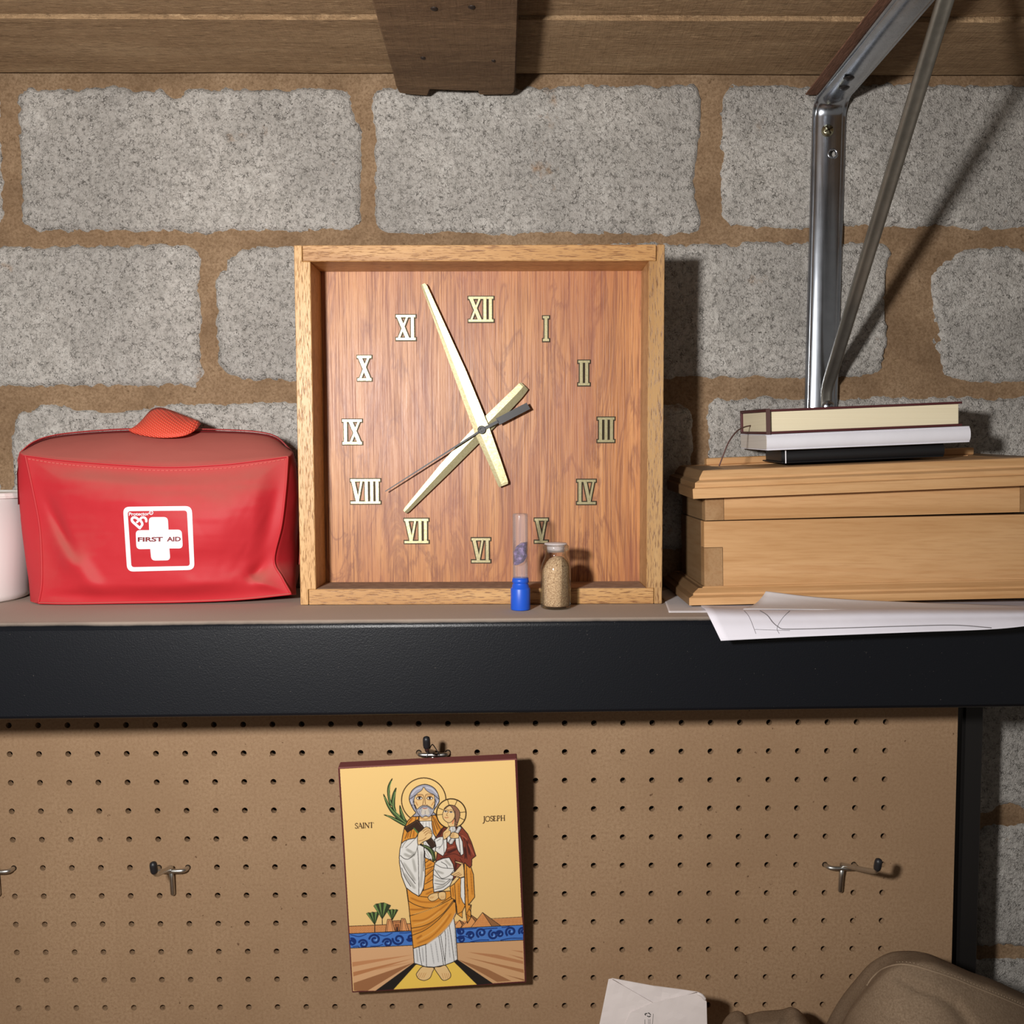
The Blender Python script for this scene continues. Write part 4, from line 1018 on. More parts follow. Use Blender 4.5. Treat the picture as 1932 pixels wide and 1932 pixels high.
sandp = [(.0001, gp(1145)), (rb_*.80, gp(1144.4)), (rb_*.895, gp(1141)), (rb_*.895, gp(1085)), (rb_*.88, gp(1074)), (rb_*.80, gp(1067)), (rb_*.62, gp(1059)), (rb_*.40, gp(1053)), (.0001, gp(1050))]
v, f = lathe(sandp, gc, 36); v = [(x, y, z+((x-gc[0])*.18 if z > gc[2]+gp(1075) else 0)) for x, y, z in v]
so = mesh('sand', v, f, SAND, bot, True); so['kind'] = 'stuff'
mesh('stopper', *lathe([(.0001, gp(1042)), (rb_*.56, gp(1042)), (rb_*.58, gp(1031)), (rb_*.60, gp(1028.4)), (rb_*.74, gp(1028)), (rb_*.74, gp(1026.2)), (rb_*.70, gp(1025)), (.0001, gp(1024.4))], gc, 36), STOP, bot, True)

# ------------------------------------------------------------------ icon picture hanging from a hook
icn = thing('icon_picture', tuple(W(815, 1650, .775)), 'painted wooden icon of a bearded saint holding a child, hung on the pegboard', 'picture')
c4 = [W(637.5, 1448.5, .754), W(975.5, 1432, .754), W(993, 1854.5, .783), W(664, 1873.5, .783)]
nb_ = np.cross(c4[1]-c4[0], c4[3]-c4[0]); nb_ /= np.linalg.norm(nb_); nb_ = nb_ if nb_[1] > 0 else -nb_
mb = MB(); bk = [p+nb_*.0105 for p in c4]; mb.add(c4+bk, [(0, 3, 2, 1), (4, 5, 6, 7), (0, 1, 5, 4), (1, 2, 6, 5), (2, 3, 7, 6), (3, 0, 4, 7)])
bd = mb.build('board', ICONB, icn)
bm = bmesh.new(); bm.from_mesh(bd.data); bmesh.ops.recalc_face_normals(bm, faces=bm.faces[:]); bmesh.ops.bevel(bm, geom=bm.edges[:], offset=.0006, segments=1, affect='EDGES'); bm.to_mesh(bd.data); bm.free()
# the painting: shapes filled into a pixel array, then carried as colours of a fine grid on the board
SSc = 5; X0c, Y0c, X1c, Y1c = 630, 1420, 1002, 1884
CW, CH = (X1c-X0c)*SSc, (Y1c-Y0c)*SSc
canvas = np.zeros((CH, CW, 3), np.float32); canvas[:] = (84, 34, 36)
Z3 = lambda x, y: (690+x/8.782, 1440+y/8.782)
Z4 = lambda x, y: (720+x/6.9, 1600+y/6.9)
Z5 = lambda x, y: (640+x/8.783, 1660+y/8.783)
Z6 = lambda x, y: (840+x/8.783, 1660+y/8.783)
Z7 = lambda x, y: (620+x/3.5775, 1360+y/3.5775)
def A3(*L): return [Z3(*p) for p in L]
def A4(*L): return [Z4(*p) for p in L]
def A5(*L): return [Z5(*p) for p in L]
def A6(*L): return [Z6(*p) for p in L]
def A7(*L): return [Z7(*p) for p in L]
def pmask(P):
    P = np.array(P); x = (P[:, 0]-X0c)*SSc; y = (P[:, 1]-Y0c)*SSc
    a, b = max(int(x.min())-1, 0), min(int(x.max())+2, CW); c, d = max(int(y.min())-1, 0), min(int(y.max())+2, CH)
    if a >= b or c >= d: return None
    XX, YY_ = np.meshgrid(np.arange(a, b)+.5, np.arange(c, d)+.5); m = np.zeros(XX.shape, bool)
    for i in range(len(x)):
        x0, y0, x1, y1 = x[i-1], y[i-1], x[i], y[i]
        if y0 == y1: continue
        m ^= ((y0 > YY_) != (y1 > YY_)) & (XX < (x1-x0)*(YY_-y0)/(y1-y0)+x0)
    return (slice(c, d), slice(a, b)), m
def fill(P, col, curve=False, line=0, lc=(38, 30, 28), alpha=1.):
    if curve: P = catmull(P, 8, True)
    r_ = pmask(P)
    if r_ is None: return
    sl, m = r_; v = canvas[sl]; v[m] = v[m]*(1-alpha)+np.array(col, np.float32)*alpha
    if line: stroke(list(map(tuple, P))+[tuple(P[0])], lc, line)
def stroke(P, col=(38, 30, 28), w=.9, curve=False, alpha=1.):
    if curve: P = catmull(P, 8)
    P = np.array(P); x = (P[:, 0]-X0c)*SSc; y = (P[:, 1]-Y0c)*SSc; h = w*1.3*SSc/2
    for i in range(len(x)-1):
        a, b = max(int(min(x[i], x[i+1])-h-1), 0), min(int(max(x[i], x[i+1])+h+2), CW); c, d = max(int(min(y[i], y[i+1])-h-1), 0), min(int(max(y[i], y[i+1])+h+2), CH)
        if a >= b or c >= d: continue
        XX, YY_ = np.meshgrid(np.arange(a, b)+.5, np.arange(c, d)+.5); dx, dy = x[i+1]-x[i], y[i+1]-y[i]; L = dx*dx+dy*dy+1e-9
        t = np.clip(((XX-x[i])*dx+(YY_-y[i])*dy)/L, 0, 1); m = (XX-x[i]-t*dx)**2+(YY_-y[i]-t*dy)**2 <= h*h
        v = canvas[c:d, a:b]; v[m] = v[m]*(1-alpha)+np.array(col, np.float32)*alpha
def circ(c, r_, n=48): return [(c[0]+r_*math.cos(a), c[1]+r_*math.sin(a)) for a in np.linspace(0, 2*math.pi, n, endpoint=False)]
def soft(P, col, w, alpha=.14, n=5):
    for k in range(n): stroke(P, col, w*(1-k/n*.8), True, alpha)
YEL = (244, 206, 136); ORG_ = (228, 154, 62); ORD = (176, 108, 38); ORL = (238, 178, 96); WHT = (232, 230, 224); GRY = (178, 176, 168); SKN = (238, 200, 140); SKD = (196, 140, 82); RED = (134, 62, 46); RDD = (70, 34, 30); INKC = (36, 30, 28)
fill(A7((76, 325), (1257, 259), (1322, 1758), (165, 1825)), YEL)
# brick wall, water, sand
fill(A5((165, 768), (1185, 724), (1200, 850), (172, 895)), (222, 156, 98)); fill(A6((150, 690), (1272, 614), (1285, 750), (160, 805)), (222, 156, 98))
fill(A5((168, 768), (1185, 724), (1187, 742), (170, 786)), (196, 130, 76))
for q in range(5):
    y = 800+q*20
    stroke(A5((168, y), (1190, y-44)), (176, 110, 62), .35); stroke(A6((760, y-140), (1280, y-168)), (176, 110, 62), .35)
    for k in range(26):
        x = 190+k*40+(q % 2)*20; stroke(A5((x, y-(x-168)*.043), (x, y+18-(x-168)*.043)), (176, 110, 62), .3)
        x = 800+k*20+(q % 2)*10
        if x < 1270: stroke(A6((x, y-138-(x-760)*.05), (x, y-122-(x-760)*.05)), (176, 110, 62), .3)
stroke(A5((165, 768), (1185, 724)), INKC, .7); stroke(A6((760, 642), (1272, 614)), INKC, .6)
WL, WR = A5((170, 893), (1200, 847), (1210, 1085), (190, 1132)), A6((160, 802), (1285, 747), (1292, 997), (175, 1046))
fill(WL, (72, 124, 204)); fill(WR, (72, 124, 204))
def swirl(Zf, cx, cy, r_, turns, a0, dr=1, w=2.6):
    P = []
    for t in np.linspace(0, 1, 40):
        a = a0+dr*turns*2*math.pi*t; rr = r_*(1-.86*t); P.append(Zf(cx+rr*math.cos(a), cy+rr*math.sin(a)*.95))
    P2 = [(p[0]+.9, p[1]+.9) for p in P]
    stroke(P2, (132, 178, 236), w*.7); stroke(P[:34], (20, 50, 116), w*1.2)
for cx, cy, r_, a0, d_ in ((215, 1030, 62, -1.8, 1), (400, 1065, 78, 3.6, 1), (590, 990, 92, 3.3, 1), (800, 1045, 78, 3.4, 1), (985, 985, 100, 3.2, -1), (1180, 960, 60, 2.6, -1)): swirl(Z5, cx, cy, r_, 1.5, a0, d_)
for cx, cy, r_, a0, d_ in ((262, 850, 60, -2.6, -1), (420, 920, 66, 3.4, 1), (265, 990, 60, 3.6, 1), (600, 880, 84, 2.2, 1), (800, 910, 84, 4.2, -1), (905, 900, 62, 3.2, 1), (1090, 860, 88, 2.4, 1), (1290, 850, 70, 2.6, 1)): swirl(Z6, cx, cy, r_, 1.45, a0, d_)
for P in (A5((190, 910), (330, 940), (450, 900)), A5((640, 900), (760, 930), (880, 880)), A5((1000, 880), (1100, 880), (1190, 865)), A5((230, 1110), (310, 1100), (330, 1120)), A5((520, 1100), (640, 1095), (720, 1070))): stroke(P, (24, 56, 122), 1.2, True)
for P in (A6((230, 815), (420, 812), (520, 800)), A6((560, 830), (700, 810), (860, 800)), A6((420, 1030), (560, 1000), (720, 995)), A6((920, 1000), (1080, 970), (1280, 968)), A6((940, 790), (1000, 785), (1060, 770)), A6((180, 960), (300, 930), (440, 985))): stroke(P, (24, 56, 122), 1.3, True)
fill(A5((190, 1134), (1212, 1085), (1245, 1375), (600, 1838), (240, 1840)), (222, 174, 128)); fill(A6((178, 1048), (1292, 999), (1318, 1680), (790, 1715), (200, 1325)), (212, 166, 120))
for P, c_, al in ((A5((1230, 1240), (215, 1365), (218, 1440)), (190, 126, 82), .7), (A5((1230, 1300), (230, 1530), (235, 1600)), (178, 114, 70), .75), (A5((1235, 1370), (238, 1710), (244, 1838), (470, 1838)), (150, 98, 62), .832), (A5((1235, 1360), (800, 1420), (600, 1500)), (190, 130, 86), .5),
              (A6((360, 1195), (860, 1240), (1290, 1345), (1295, 1395)), (176, 116, 76), .7), (A6((330, 1280), (1298, 1485), (1302, 1545)), (166, 110, 70), .75), (A6((210, 1320), (860, 1692), (1095, 1676), (700, 1480)), (150, 100, 64), .8), (A6((980, 1570), (1312, 1650), (1314, 1676)), (150, 100, 64), .8), (A6((1040, 1232), (1290, 1290), (1292, 1318)), (170, 112, 74), .7), (A6((1080, 1163), (1284, 1180), (1286, 1210)), (180, 122, 82), .7)):
    fill(P, c_, alpha=al)
fill(A5((1240, 1372), (1300, 1395), (905, 1812), (600, 1838)), (34, 30, 28)); fill(A4((925, 1470), (988, 1452), (1452, 1764), (1240, 1780)), (34, 30, 28))
fill(A4((445, 1520), (560, 1500), (800, 1480), (930, 1470), (1240, 1778), (155, 1842)), (246, 206, 92))
stroke(A5((165, 893), (1200, 847)), INKC, .9); stroke(A5((190, 1132), (1210, 1085)), INKC, .9); stroke(A6((160, 802), (1285, 747)), INKC, .9); stroke(A6((178, 1046), (1292, 997)), INKC, .9)
# palms and temple
stroke(A5((590, 720), (588, 866)), INKC, 1.2); stroke(A5((714, 620), (714, 744)), INKC, 1.0)
def fan(b, arc):
    P = A5(*arc); B = Z5(*b); fill([B]+P, (52, 66, 42), line=.6)
    for k in range(0, len(P)-1, 2):
        m = [(P[k][0]*.9+B[0]*.1, P[k][1]*.9+B[1]*.1)]; fill([B, P[k], P[k+1]], (118, 148, 84)); 
    for p in P: stroke([B, p], (30, 40, 26), .35)
fan((590, 745), [(450, 560), (480, 542), (520, 548), (548, 532), (590, 538), (630, 530), (665, 545)])
fan((880, 668), [(775, 502), (815, 490), (850, 494), (885, 486), (915, 494), (945, 490), (975, 500)])
fan((714, 650), [(570, 432), (605, 400), (650, 394), (690, 382), (740, 378), (790, 398), (855, 425), (835, 462)])
fill(A5((880, 680), (1015, 670), (1015, 850), (920, 855)), (206, 136, 84), line=.6); fill(A5((925, 740), (990, 738), (995, 850), (930, 852)), (160, 98, 60), line=.5); fill(A5((945, 852), (950, 782), (968, 780), (974, 850)), INKC)
for P in (A5((765, 862), (800, 655), (865, 655), (928, 855)), A5((1008, 850), (1030, 640), (1090, 640), (1155, 846))): fill(P, (226, 156, 100), line=.8)
for P in (A5((790, 855), (822, 675), (852, 675), (895, 852)), A5((1036, 846), (1052, 662), (1074, 662), (1118, 844))): stroke(P, INKC, .5)
stroke(A5((890, 695), (1010, 688)), INKC, .4); stroke(A5((890, 715), (1010, 706)), INKC, .4)
# pyramids
def pyr(l, dk):
    fill(l, (230, 160, 96), line=.7); fill(dk, (150, 104, 66), line=.7)
pyr(A6((255, 798), (360, 690), (430, 600), (500, 690), (440, 786)), A6((432, 582), (532, 652), (500, 692), (436, 610)))
pyr(A6((160, 760), (235, 665), (285, 740), (255, 796), (165, 800)), A6((235, 665), (312, 716), (280, 745)))
pyr(A6((428, 788), (618, 540), (772, 770)), A6((618, 540), (922, 762), (772, 770)))
for q in range(9):
    y = 590+q*20; hw = (y-540)*.70
    stroke(A6((618-hw*1.05, y), (618+hw*.92, y-4)), (186, 110, 60), .3)
    for k in range(int(-hw*1.0/22), int(hw*.85/22)+1): stroke(A6((618+k*22+(q % 2)*11, y), (618+k*22+(q % 2)*11, y+18)), (186, 110, 60), .28)
# halo
fill(circ(Z3(962, 612), 368/8.782), (244, 206, 134), line=1.5, lc=(66, 46, 26))
# palm branch
for P in ([(295, 515), (350, 610), (400, 700), (480, 790), (570, 870), (705, 1000), (650, 1035), (520, 920), (420, 810), (345, 680)], [(440, 255), (405, 360), (395, 470), (405, 590), (445, 680), (405, 690), (368, 560), (362, 420), (390, 330)],
          [(505, 410), (488, 530), (482, 700), (500, 800), (440, 730), (428, 600), (460, 480)], [(565, 700), (605, 800), (655, 920), (700, 985), (660, 995), (600, 910), (568, 830)], [(305, 855), (420, 880), (530, 930), (690, 1015), (650, 1042), (500, 962), (400, 900)]):
    fill(A3(*P), (70, 92, 56), True, .9, (28, 38, 22))
for P in ([(310, 560), (420, 760), (560, 900), (670, 1000)], [(425, 300), (382, 450), (395, 600), (430, 690)], [(490, 480), (455, 640), (470, 760), (560, 870)], [(350, 865), (500, 935), (650, 1015)], [(578, 760), (640, 930)]):
    stroke(A3(*P), (140, 170, 104), 1.0, True)
# saint: tunic, mantle, neck, head
fill(A3((890, 955), (1095, 950), (1125, 1150), (1175, 1290), (1140, 1500), (1100, 1600), (975, 1590), (955, 1300), (945, 1180)), WHT, line=.7)
for P in ([(950, 980), (945, 1090)], [(1000, 980), (1000, 1060)], [(1050, 975), (1060, 1070)], [(985, 1320), (1040, 1420)], [(990, 1400), (1060, 1560)], [(980, 1480), (1050, 1580)]): stroke(A3(*P), (150, 146, 140), .7, True)
MAN = [(770, 880), (860, 845), (885, 880), (890, 970), (900, 1100), (830, 1240), (700, 1262), (590, 1335), (612, 1200), (640, 1070), (700, 950)]
fill(A3(*MAN), ORG_, line=1.1); fill(A3((1092, 840), (1130, 830), (1185, 900), (1300, 1040), (1165, 1232), (1118, 1160), (1095, 1000)), ORG_, line=1.1)
for P in ([(690, 1150), (650, 1250)], [(760, 1110), (735, 1230)], [(840, 870), (820, 960)], [(880, 860), (870, 960)], [(760, 920), (705, 1000)], [(1110, 880), (1190, 1100)], [(1150, 920), (1240, 1090)], [(1115, 960), (1170, 1180)]): stroke(A3(*P), INKC, .8, True)
for P in ([(720, 1140), (690, 1230)], [(800, 1120), (790, 1220)], [(1135, 900), (1215, 1090)], [(1105, 980), (1145, 1150)], [(770, 910), (740, 960)]): soft(A3(*P), ORD, 3.2)
fill(A3((885, 860), (1092, 860), (1092, 955), (888, 962)), SKN, line=.7); soft(A3((900, 900), (985, 930), (1080, 895)), SKD, 2.6)
HAIR = [(960, 352), (1060, 368), (1150, 428), (1205, 530), (1217, 630), (1180, 710), (1120, 800), (1160, 850), (1060, 870), (900, 880), (780, 880), (830, 820), (800, 780), (740, 665), (722, 570), (760, 465), (845, 390)]
fill(A3(*HAIR), (166, 166, 178), True, 1.1)
FACE_ = [(960, 398), (1000, 445), (1060, 490), (1125, 520), (1142, 580), (1140, 690), (1105, 800), (1040, 860), (980, 872), (910, 850), (850, 790), (808, 700), (803, 590), (845, 510), (925, 450)]
fill(A3(*FACE_), SKN, True, .7)
for P in ([(725, 600), (800, 545), (850, 510)], [(1212, 595), (1150, 540), (1120, 515)], [(800, 590), (802, 700)], [(1142, 580), (1150, 690)], [(770, 700), (800, 600)], [(1190, 690), (1150, 600)]): stroke(A3(*P), INKC, .8, True)
for P in ([(760, 520), (830, 440), (930, 400)], [(1190, 520), (1100, 430), (1000, 400)], [(745, 600), (780, 680)], [(1195, 620), (1165, 700)]): soft(A3(*P), (214, 214, 224), 2.4)
for P in ([(830, 640), (860, 700)], [(1130, 640), (1090, 700)], [(855, 540), (930, 540)], [(1010, 540), (1105, 540)]): soft(A3(*P), SKD, 2.2)
fill(A3((815, 690), (850, 760), (890, 730), (940, 700), (980, 696), (1030, 705), (1080, 735), (1110, 760), (1143, 680), (1130, 780), (1095, 850), (1045, 890), (992, 872), (935, 897), (880, 850), (840, 780)), (176, 176, 186), True, .8)
fill(A3((925, 760), (980, 745), (1045, 760), (1062, 820), (1030, 860), (985, 845), (940, 860), (912, 815)), (214, 204, 188), True)
for P in ([(930, 765), (918, 820)], [(985, 790), (985, 845)], [(1040, 765), (1058, 820)], [(885, 790), (900, 850)], [(1085, 790), (1070, 850)]): stroke(A3(*P), (120, 120, 128), .6, True)
stroke(A3((895, 760), (940, 722), (980, 718), (1030, 722), (1080, 758)), (70, 68, 70), .8, True); stroke(A3((945, 742), (980, 750), (1015, 742)), (176, 96, 70), 1.1, True)
for ex in (890, 1062):
    fill([Z3(ex+46*math.cos(a), 582+22*math.sin(a)) for a in np.linspace(0, 6.28, 16)], (246, 236, 220), line=.5); fill(circ(Z3(ex, 580), 2.1), INKC); stroke(A3((ex-52, 580), (ex-20, 556), (ex+20, 556), (ex+52, 578)), INKC, .9, True); stroke(A3((ex-44, 600), (ex, 612), (ex+44, 598)), SKD, .6, True)
stroke(A3((848, 525), (900, 516), (945, 525), (962, 580), (945, 680)), (110, 66, 34), .8, True); stroke(A3((1118, 522), (1060, 512), (1000, 520), (982, 580), (990, 680)), (110, 66, 34), .8, True)
stroke(A3((940, 690), (962, 700), (980, 694), (1002, 700), (1018, 688)), (110, 66, 34), .8, True)
# lower robe
ROBE = A4((555, 120), (620, 150), (690, 190), (678, 570), (900, 560), (960, 680), (972, 850), (905, 980), (765, 1130), (585, 1250), (412, 1312), (385, 1050), (355, 760), (322, 515), (485, 625), (545, 540))
fill(ROBE, ORG_, line=1.1)
SK = A4((412, 1308), (585, 1250), (765, 1130), (885, 1000), (938, 900), (962, 1050), (988, 1452), (930, 1485), (830, 1522), (680, 1552), (570, 1545), (425, 1500))
fill(SK, (228, 228, 226), line=1.1)
for P in ([(488, 1290), (500, 1400), (525, 1525)], [(572, 1260), (580, 1400), (585, 1540)], [(745, 1150), (775, 1320), (805, 1525)], [(820, 1060), (835, 1200), (825, 1500)], [(880, 1000), (910, 1200), (945, 1475)], [(770, 1140), (800, 1330), (830, 1510)]): stroke(A4(*P), INKC, .7, True)
for P in ([(455, 1320), (470, 1480)], [(640, 1250), (680, 1500)], [(700, 1220), (740, 1480)], [(860, 1060), (890, 1420)], [(530, 1300), (545, 1480)], [(950, 1000), (965, 1400)]): soft(A4(*P), (166, 166, 166), 2.4)
for P in ([(350, 690), (440, 740), (560, 775), (670, 775), (800, 700), (905, 630)], [(360, 885), (480, 850), (620, 800), (760, 740), (930, 650)], [(385, 1045), (520, 1020), (640, 970), (800, 850), (935, 680)], [(390, 1140), (560, 1070), (720, 950), (860, 800), (945, 690)], [(330, 540), (350, 690)], [(500, 630), (600, 640)], [(540, 555), (670, 510)], [(560, 380), (675, 280)], [(560, 280), (690, 230)], [(560, 200), (640, 140)], [(565, 470), (680, 400)]): stroke(A4(*P), INKC, .9, True)
for P in ([(400, 950), (560, 930), (720, 830), (860, 720)], [(400, 1090), (540, 1050), (700, 940)], [(470, 1240), (640, 1160), (800, 1000), (900, 860)], [(380, 650), (520, 700), (700, 700), (820, 650)], [(370, 800), (480, 800), (600, 780)], [(590, 430), (660, 360)], [(590, 330), (660, 260)], [(590, 240), (650, 200)], [(460, 1180), (520, 1140)], [(580, 600), (660, 560)]): soft(A4(*P), ORD, 3.4, .12)
for P in ([(420, 1000), (600, 940), (760, 820)], [(500, 1190), (700, 1060), (860, 880)], [(420, 860), (600, 810), (780, 720)]): soft(A4(*P), ORL, 2.4, .15)
stroke(A4((590, 1250), (760, 1125), (890, 985), (960, 850)), (206, 168, 130), 1.4, True)
# feet
for P in ([(530, 1545), (600, 1552), (680, 1560), (660, 1620), (630, 1690), (570, 1722), (530, 1722), (480, 1700), (452, 1650), (470, 1610)], [(688, 1560), (760, 1545), (830, 1528), (880, 1600), (900, 1645), (890, 1690), (830, 1722), (790, 1715), (755, 1670)]): fill(A4(*P), SKN, True, .9)
for x in (478, 505, 535, 560): stroke(A4((x-14, 1690), (x+20, 1625)), SKD, .6)
for x in (800, 830, 855, 880): stroke(A4((x+6, 1700), (x-14, 1630)), SKD, .6)
# saint's wide sleeve
SLV = [Z3(592, 1330), Z3(640, 1290), Z3(720, 1258), Z3(832, 1238), Z3(862, 1180), Z3(866, 1345), Z3(930, 1345), Z3(962, 1365), Z3(976, 1560), Z4(562, 40), Z4(566, 350), Z4(546, 520), Z4(515, 590), Z4(485, 630), Z4(400, 580), Z4(318, 515), Z4(262, 370), Z4(233, 200), Z3(556, 1560), Z3(566, 1430)]
fill(SLV, WHT, line=1.1)
for P in ([(300, 80), (380, 110), (430, 60)], [(290, 200), (380, 330), (430, 420)], [(300, 340), (370, 440), (430, 520)], [(330, 20), (400, 60)], [(520, 60), (525, 300), (505, 500)], [(410, 150), (440, 300)]): soft(A4(*P), GRY, 5, .13)
for P in ([(243, 95), (290, 135), (340, 145), (385, 120), (425, 80)], [(247, 160), (320, 300), (390, 400), (440, 465)], [(262, 260), (310, 390), (380, 500)], [(466, -20), (480, 200), (485, 620)], [(555, 0), (545, 300)]): stroke(A4(*P), INKC, .8, True)
for P in ([(700, 1262), (640, 1330), (600, 1400)], [(830, 1240), (740, 1330), (660, 1400)], [(866, 1345), (840, 1450), (800, 1540)]): stroke(A3(*P), (120, 118, 112), .8, True)
# set square, hand, lower leaf
fill(A3((900, 1352), (980, 1358), (1060, 1390), (1130, 1460), (1152, 1560), (1148, 1612), (1112, 1620), (1095, 1530), (1030, 1440), (960, 1385)), (62, 78, 46), True, .9); stroke(A3((960, 1368), (1070, 1430), (1125, 1580)), (130, 150, 96), .9, True)
fill(A3((635, 1066), (856, 935), (955, 1055), (1176, 1362), (1096, 1416), (960, 1235), (880, 1150), (800, 1076), (690, 1146)), (60, 42, 32), line=1.0)
stroke(A3((800, 1080), (870, 1160)), (92, 120, 66), 2.2); stroke(A3((650, 1075), (850, 955), (940, 1065)), (120, 92, 70), .35); stroke(A3((1000, 1130), (1150, 1350)), (120, 92, 70), .35)
fill(A3((866, 1175), (930, 1110), (1000, 1055), (1075, 1092), (1100, 1200), (1045, 1262), (960, 1300), (868, 1350)), SKN, True, .9)
for P in ([(945, 1130), (1000, 1090), (1060, 1090)], [(965, 1160), (1020, 1120), (1085, 1130)], [(985, 1195), (1035, 1150), (1092, 1165)], [(880, 1290), (950, 1270), (1000, 1230)]): stroke(A3(*P), (140, 90, 50), .8, True)
# hanging drapery on the right
fill(A4((890, 505), (950, 460), (1012, 390), (1075, 365), (1085, 540), (1090, 745), (1050, 830), (985, 862), (975, 760), (960, 680), (905, 650)), ORG_, line=1.0)
fill(A4((1030, 392), (1078, 378), (1085, 742), (1055, 700), (1028, 630)), WHT, line=.8)
fill(A4((1075, 195), (1120, 210), (1165, 250), (1195, 345), (1212, 640), (1132, 742), (1168, 740), (1160, 800), (1162, 905), (1116, 980), (1098, 860), (1088, 745), (1080, 500)), ORG_, line=1.1)
for P in ([(1105, 220), (1115, 480), (1130, 740)], [(1110, 480), (1125, 560)], [(1165, 740), (1110, 850)], [(1160, 900), (1100, 860)], [(950, 470), (965, 690)], [(985, 860), (1050, 910), (1045, 825)], [(1140, 790), (1160, 830)]): stroke(A4(*P), INKC, .8)
for P in ([(1160, 300), (1180, 600)], [(1000, 470), (1010, 720)], [(925, 520), (935, 630)], [(1095, 300), (1100, 640)], [(1120, 860), (1125, 920)]): soft(A4(*P), ORD, 3)
fill(A4((985, 862), (1052, 828), (1050, 912)), ORG_, line=.8); fill(A4((938, 672), (962, 680), (955, 712), (932, 700)), INKC)
# child
fill(A3((1380, 1008), (1470, 1030), (1562, 1022), (1690, 1172), (1752, 1310), (1826, 1535), (1760, 1588), (1756, 1700), (1722, 1732), (1640, 1650), (1600, 1760), (1480, 1900), (1440, 1945), (1452, 1700), (1380, 1590), (1160, 1632), (1185, 1480), (1165, 1225), (1258, 1085)), RED, line=1.1)
for P in ([(1600, 1180), (1700, 1380), (1740, 1540)], [(1620, 1220), (1660, 1400), (1680, 1590)], [(1570, 1170), (1680, 1250), (1740, 1340)], [(1330, 1450), (1450, 1390)], [(1300, 1540), (1480, 1440)], [(1240, 1580), (1450, 1500), (1600, 1560)], [(1480, 1580), (1500, 1700)], [(1560, 1580), (1600, 1640)], [(1230, 1120), (1190, 1210)], [(1290, 1080), (1240, 1200)], [(1330, 1050), (1300, 1120)], [(1640, 1580), (1640, 1520)]): stroke(A3(*P), RDD, .8, True)
for P in ([(1680, 1300), (1720, 1500)], [(1640, 1400), (1660, 1560)], [(1350, 1480), (1500, 1420)], [(1500, 1620), (1480, 1800)], [(1260, 1100), (1210, 1200)]): soft(A3(*P), RDD, 4, .2)
for P in ([(1590, 1190), (1680, 1260)], [(1700, 1340), (1790, 1520)], [(1360, 1420), (1460, 1380)]): soft(A3(*P), (176, 92, 70), 2.4, .2)
fill(circ(Z3(1418, 835), 245/8.782), (244, 206, 134), line=1.7, lc=(52, 36, 20))
for a in (-2.72, -1.83, -1.15, -.12, .45, 3.05):
    stroke([Z3(1418+150*math.cos(a), 835+150*math.sin(a)), Z3(1418+240*math.cos(a), 835+240*math.sin(a))], (52, 36, 20), .9)
fill(A3((1350, 960), (1480, 880), (1490, 1050), (1380, 1060)), SKN, line=.5); soft(A3((1460, 920), (1440, 1000)), (226, 140, 96), 3, .2)
fill(A3((1300, 760), (1340, 715), (1395, 692), (1480, 710), (1545, 780), (1562, 850), (1545, 930), (1520, 1000), (1500, 1060), (1475, 1050), (1470, 900), (1380, 760)), (146, 104, 80), True, .9)
fill(A3((1400, 705), (1450, 770), (1478, 850), (1470, 900), (1440, 950), (1390, 985), (1340, 972), (1290, 925), (1272, 850), (1300, 775), (1350, 725)), SKN, True, .8)
for ex, ey in ((1325, 800), (1412, 812)):
    fill([Z3(ex+30*math.cos(a), ey+14*math.sin(a)) for a in np.linspace(0, 6.28, 14)], (246, 236, 220)); fill(circ(Z3(ex, ey), 1.4), INKC); stroke(A3((ex-34, ey), (ex, ey-18), (ex+34, ey)), INKC, .7, True); stroke(A3((ex-36, ey-28), (ex, ey-44), (ex+36, ey-26)), (110, 66, 34), .5, True)
stroke(A3((1368, 770), (1352, 830), (1338, 862), (1362, 872)), (110, 66, 34), .6, True); stroke(A3((1308, 895), (1335, 905), (1368, 898)), (176, 90, 66), .9, True); stroke(A3((1480, 790), (1490, 960)), INKC, .6); stroke(A3((1490, 970), (1530, 985)), INKC, .6); stroke(A3((1488, 1010), (1525, 1020)), INKC, .6)
fill(A3((1372, 1060), (1420, 1050), (1482, 1048), (1510, 1180), (1480, 1280), (1400, 1352), (1350, 1300), (1350, 1180)), WHT, line=.7)
for x in (1400, 1435, 1460): stroke(A3((x, 1060), (x+4, 1140)), (110, 108, 104), .6)
fill(A3((1135, 1265), (1205, 1225), (1282, 1215), (1342, 1262), (1345, 1400), (1325, 1460), (1280, 1540), (1200, 1490), (1150, 1450), (1165, 1370)), WHT, line=1.0)
for P in ([(1180, 1290), (1240, 1250)], [(1210, 1420), (1270, 1340), (1280, 1260)], [(1290, 1240), (1300, 1500)], [(1160, 1400), (1240, 1380)]): stroke(A3(*P), (110, 108, 104), .8, True)
fill(A3((1480, 1215), (1560, 1200), (1605, 1300), (1622, 1500), (1582, 1532), (1525, 1440), (1490, 1330)), WHT, line=1.0); stroke(A3((1545, 1240), (1560, 1400), (1570, 1525)), INKC, .9, True)
fill(A3((1536, 1038), (1592, 1068), (1430, 1348), (1366, 1318)), (192, 186, 180), line=.9); stroke(A3((1560, 1060), (1400, 1330)), (232, 228, 222), 1.4)
fill(A3((1282, 1150), (1330, 1100), (1378, 1045), (1392, 1060), (1380, 1110), (1408, 1120), (1400, 1180), (1340, 1240), (1300, 1265), (1280, 1220)), SKN, True, .8); stroke(A3((1320, 1230), (1310, 1160), (1380, 1130)), SKD, .8, True)
fill(A3((1402, 1190), (1440, 1142), (1530, 1168), (1535, 1238), (1410, 1238)), SKN, True, .8)
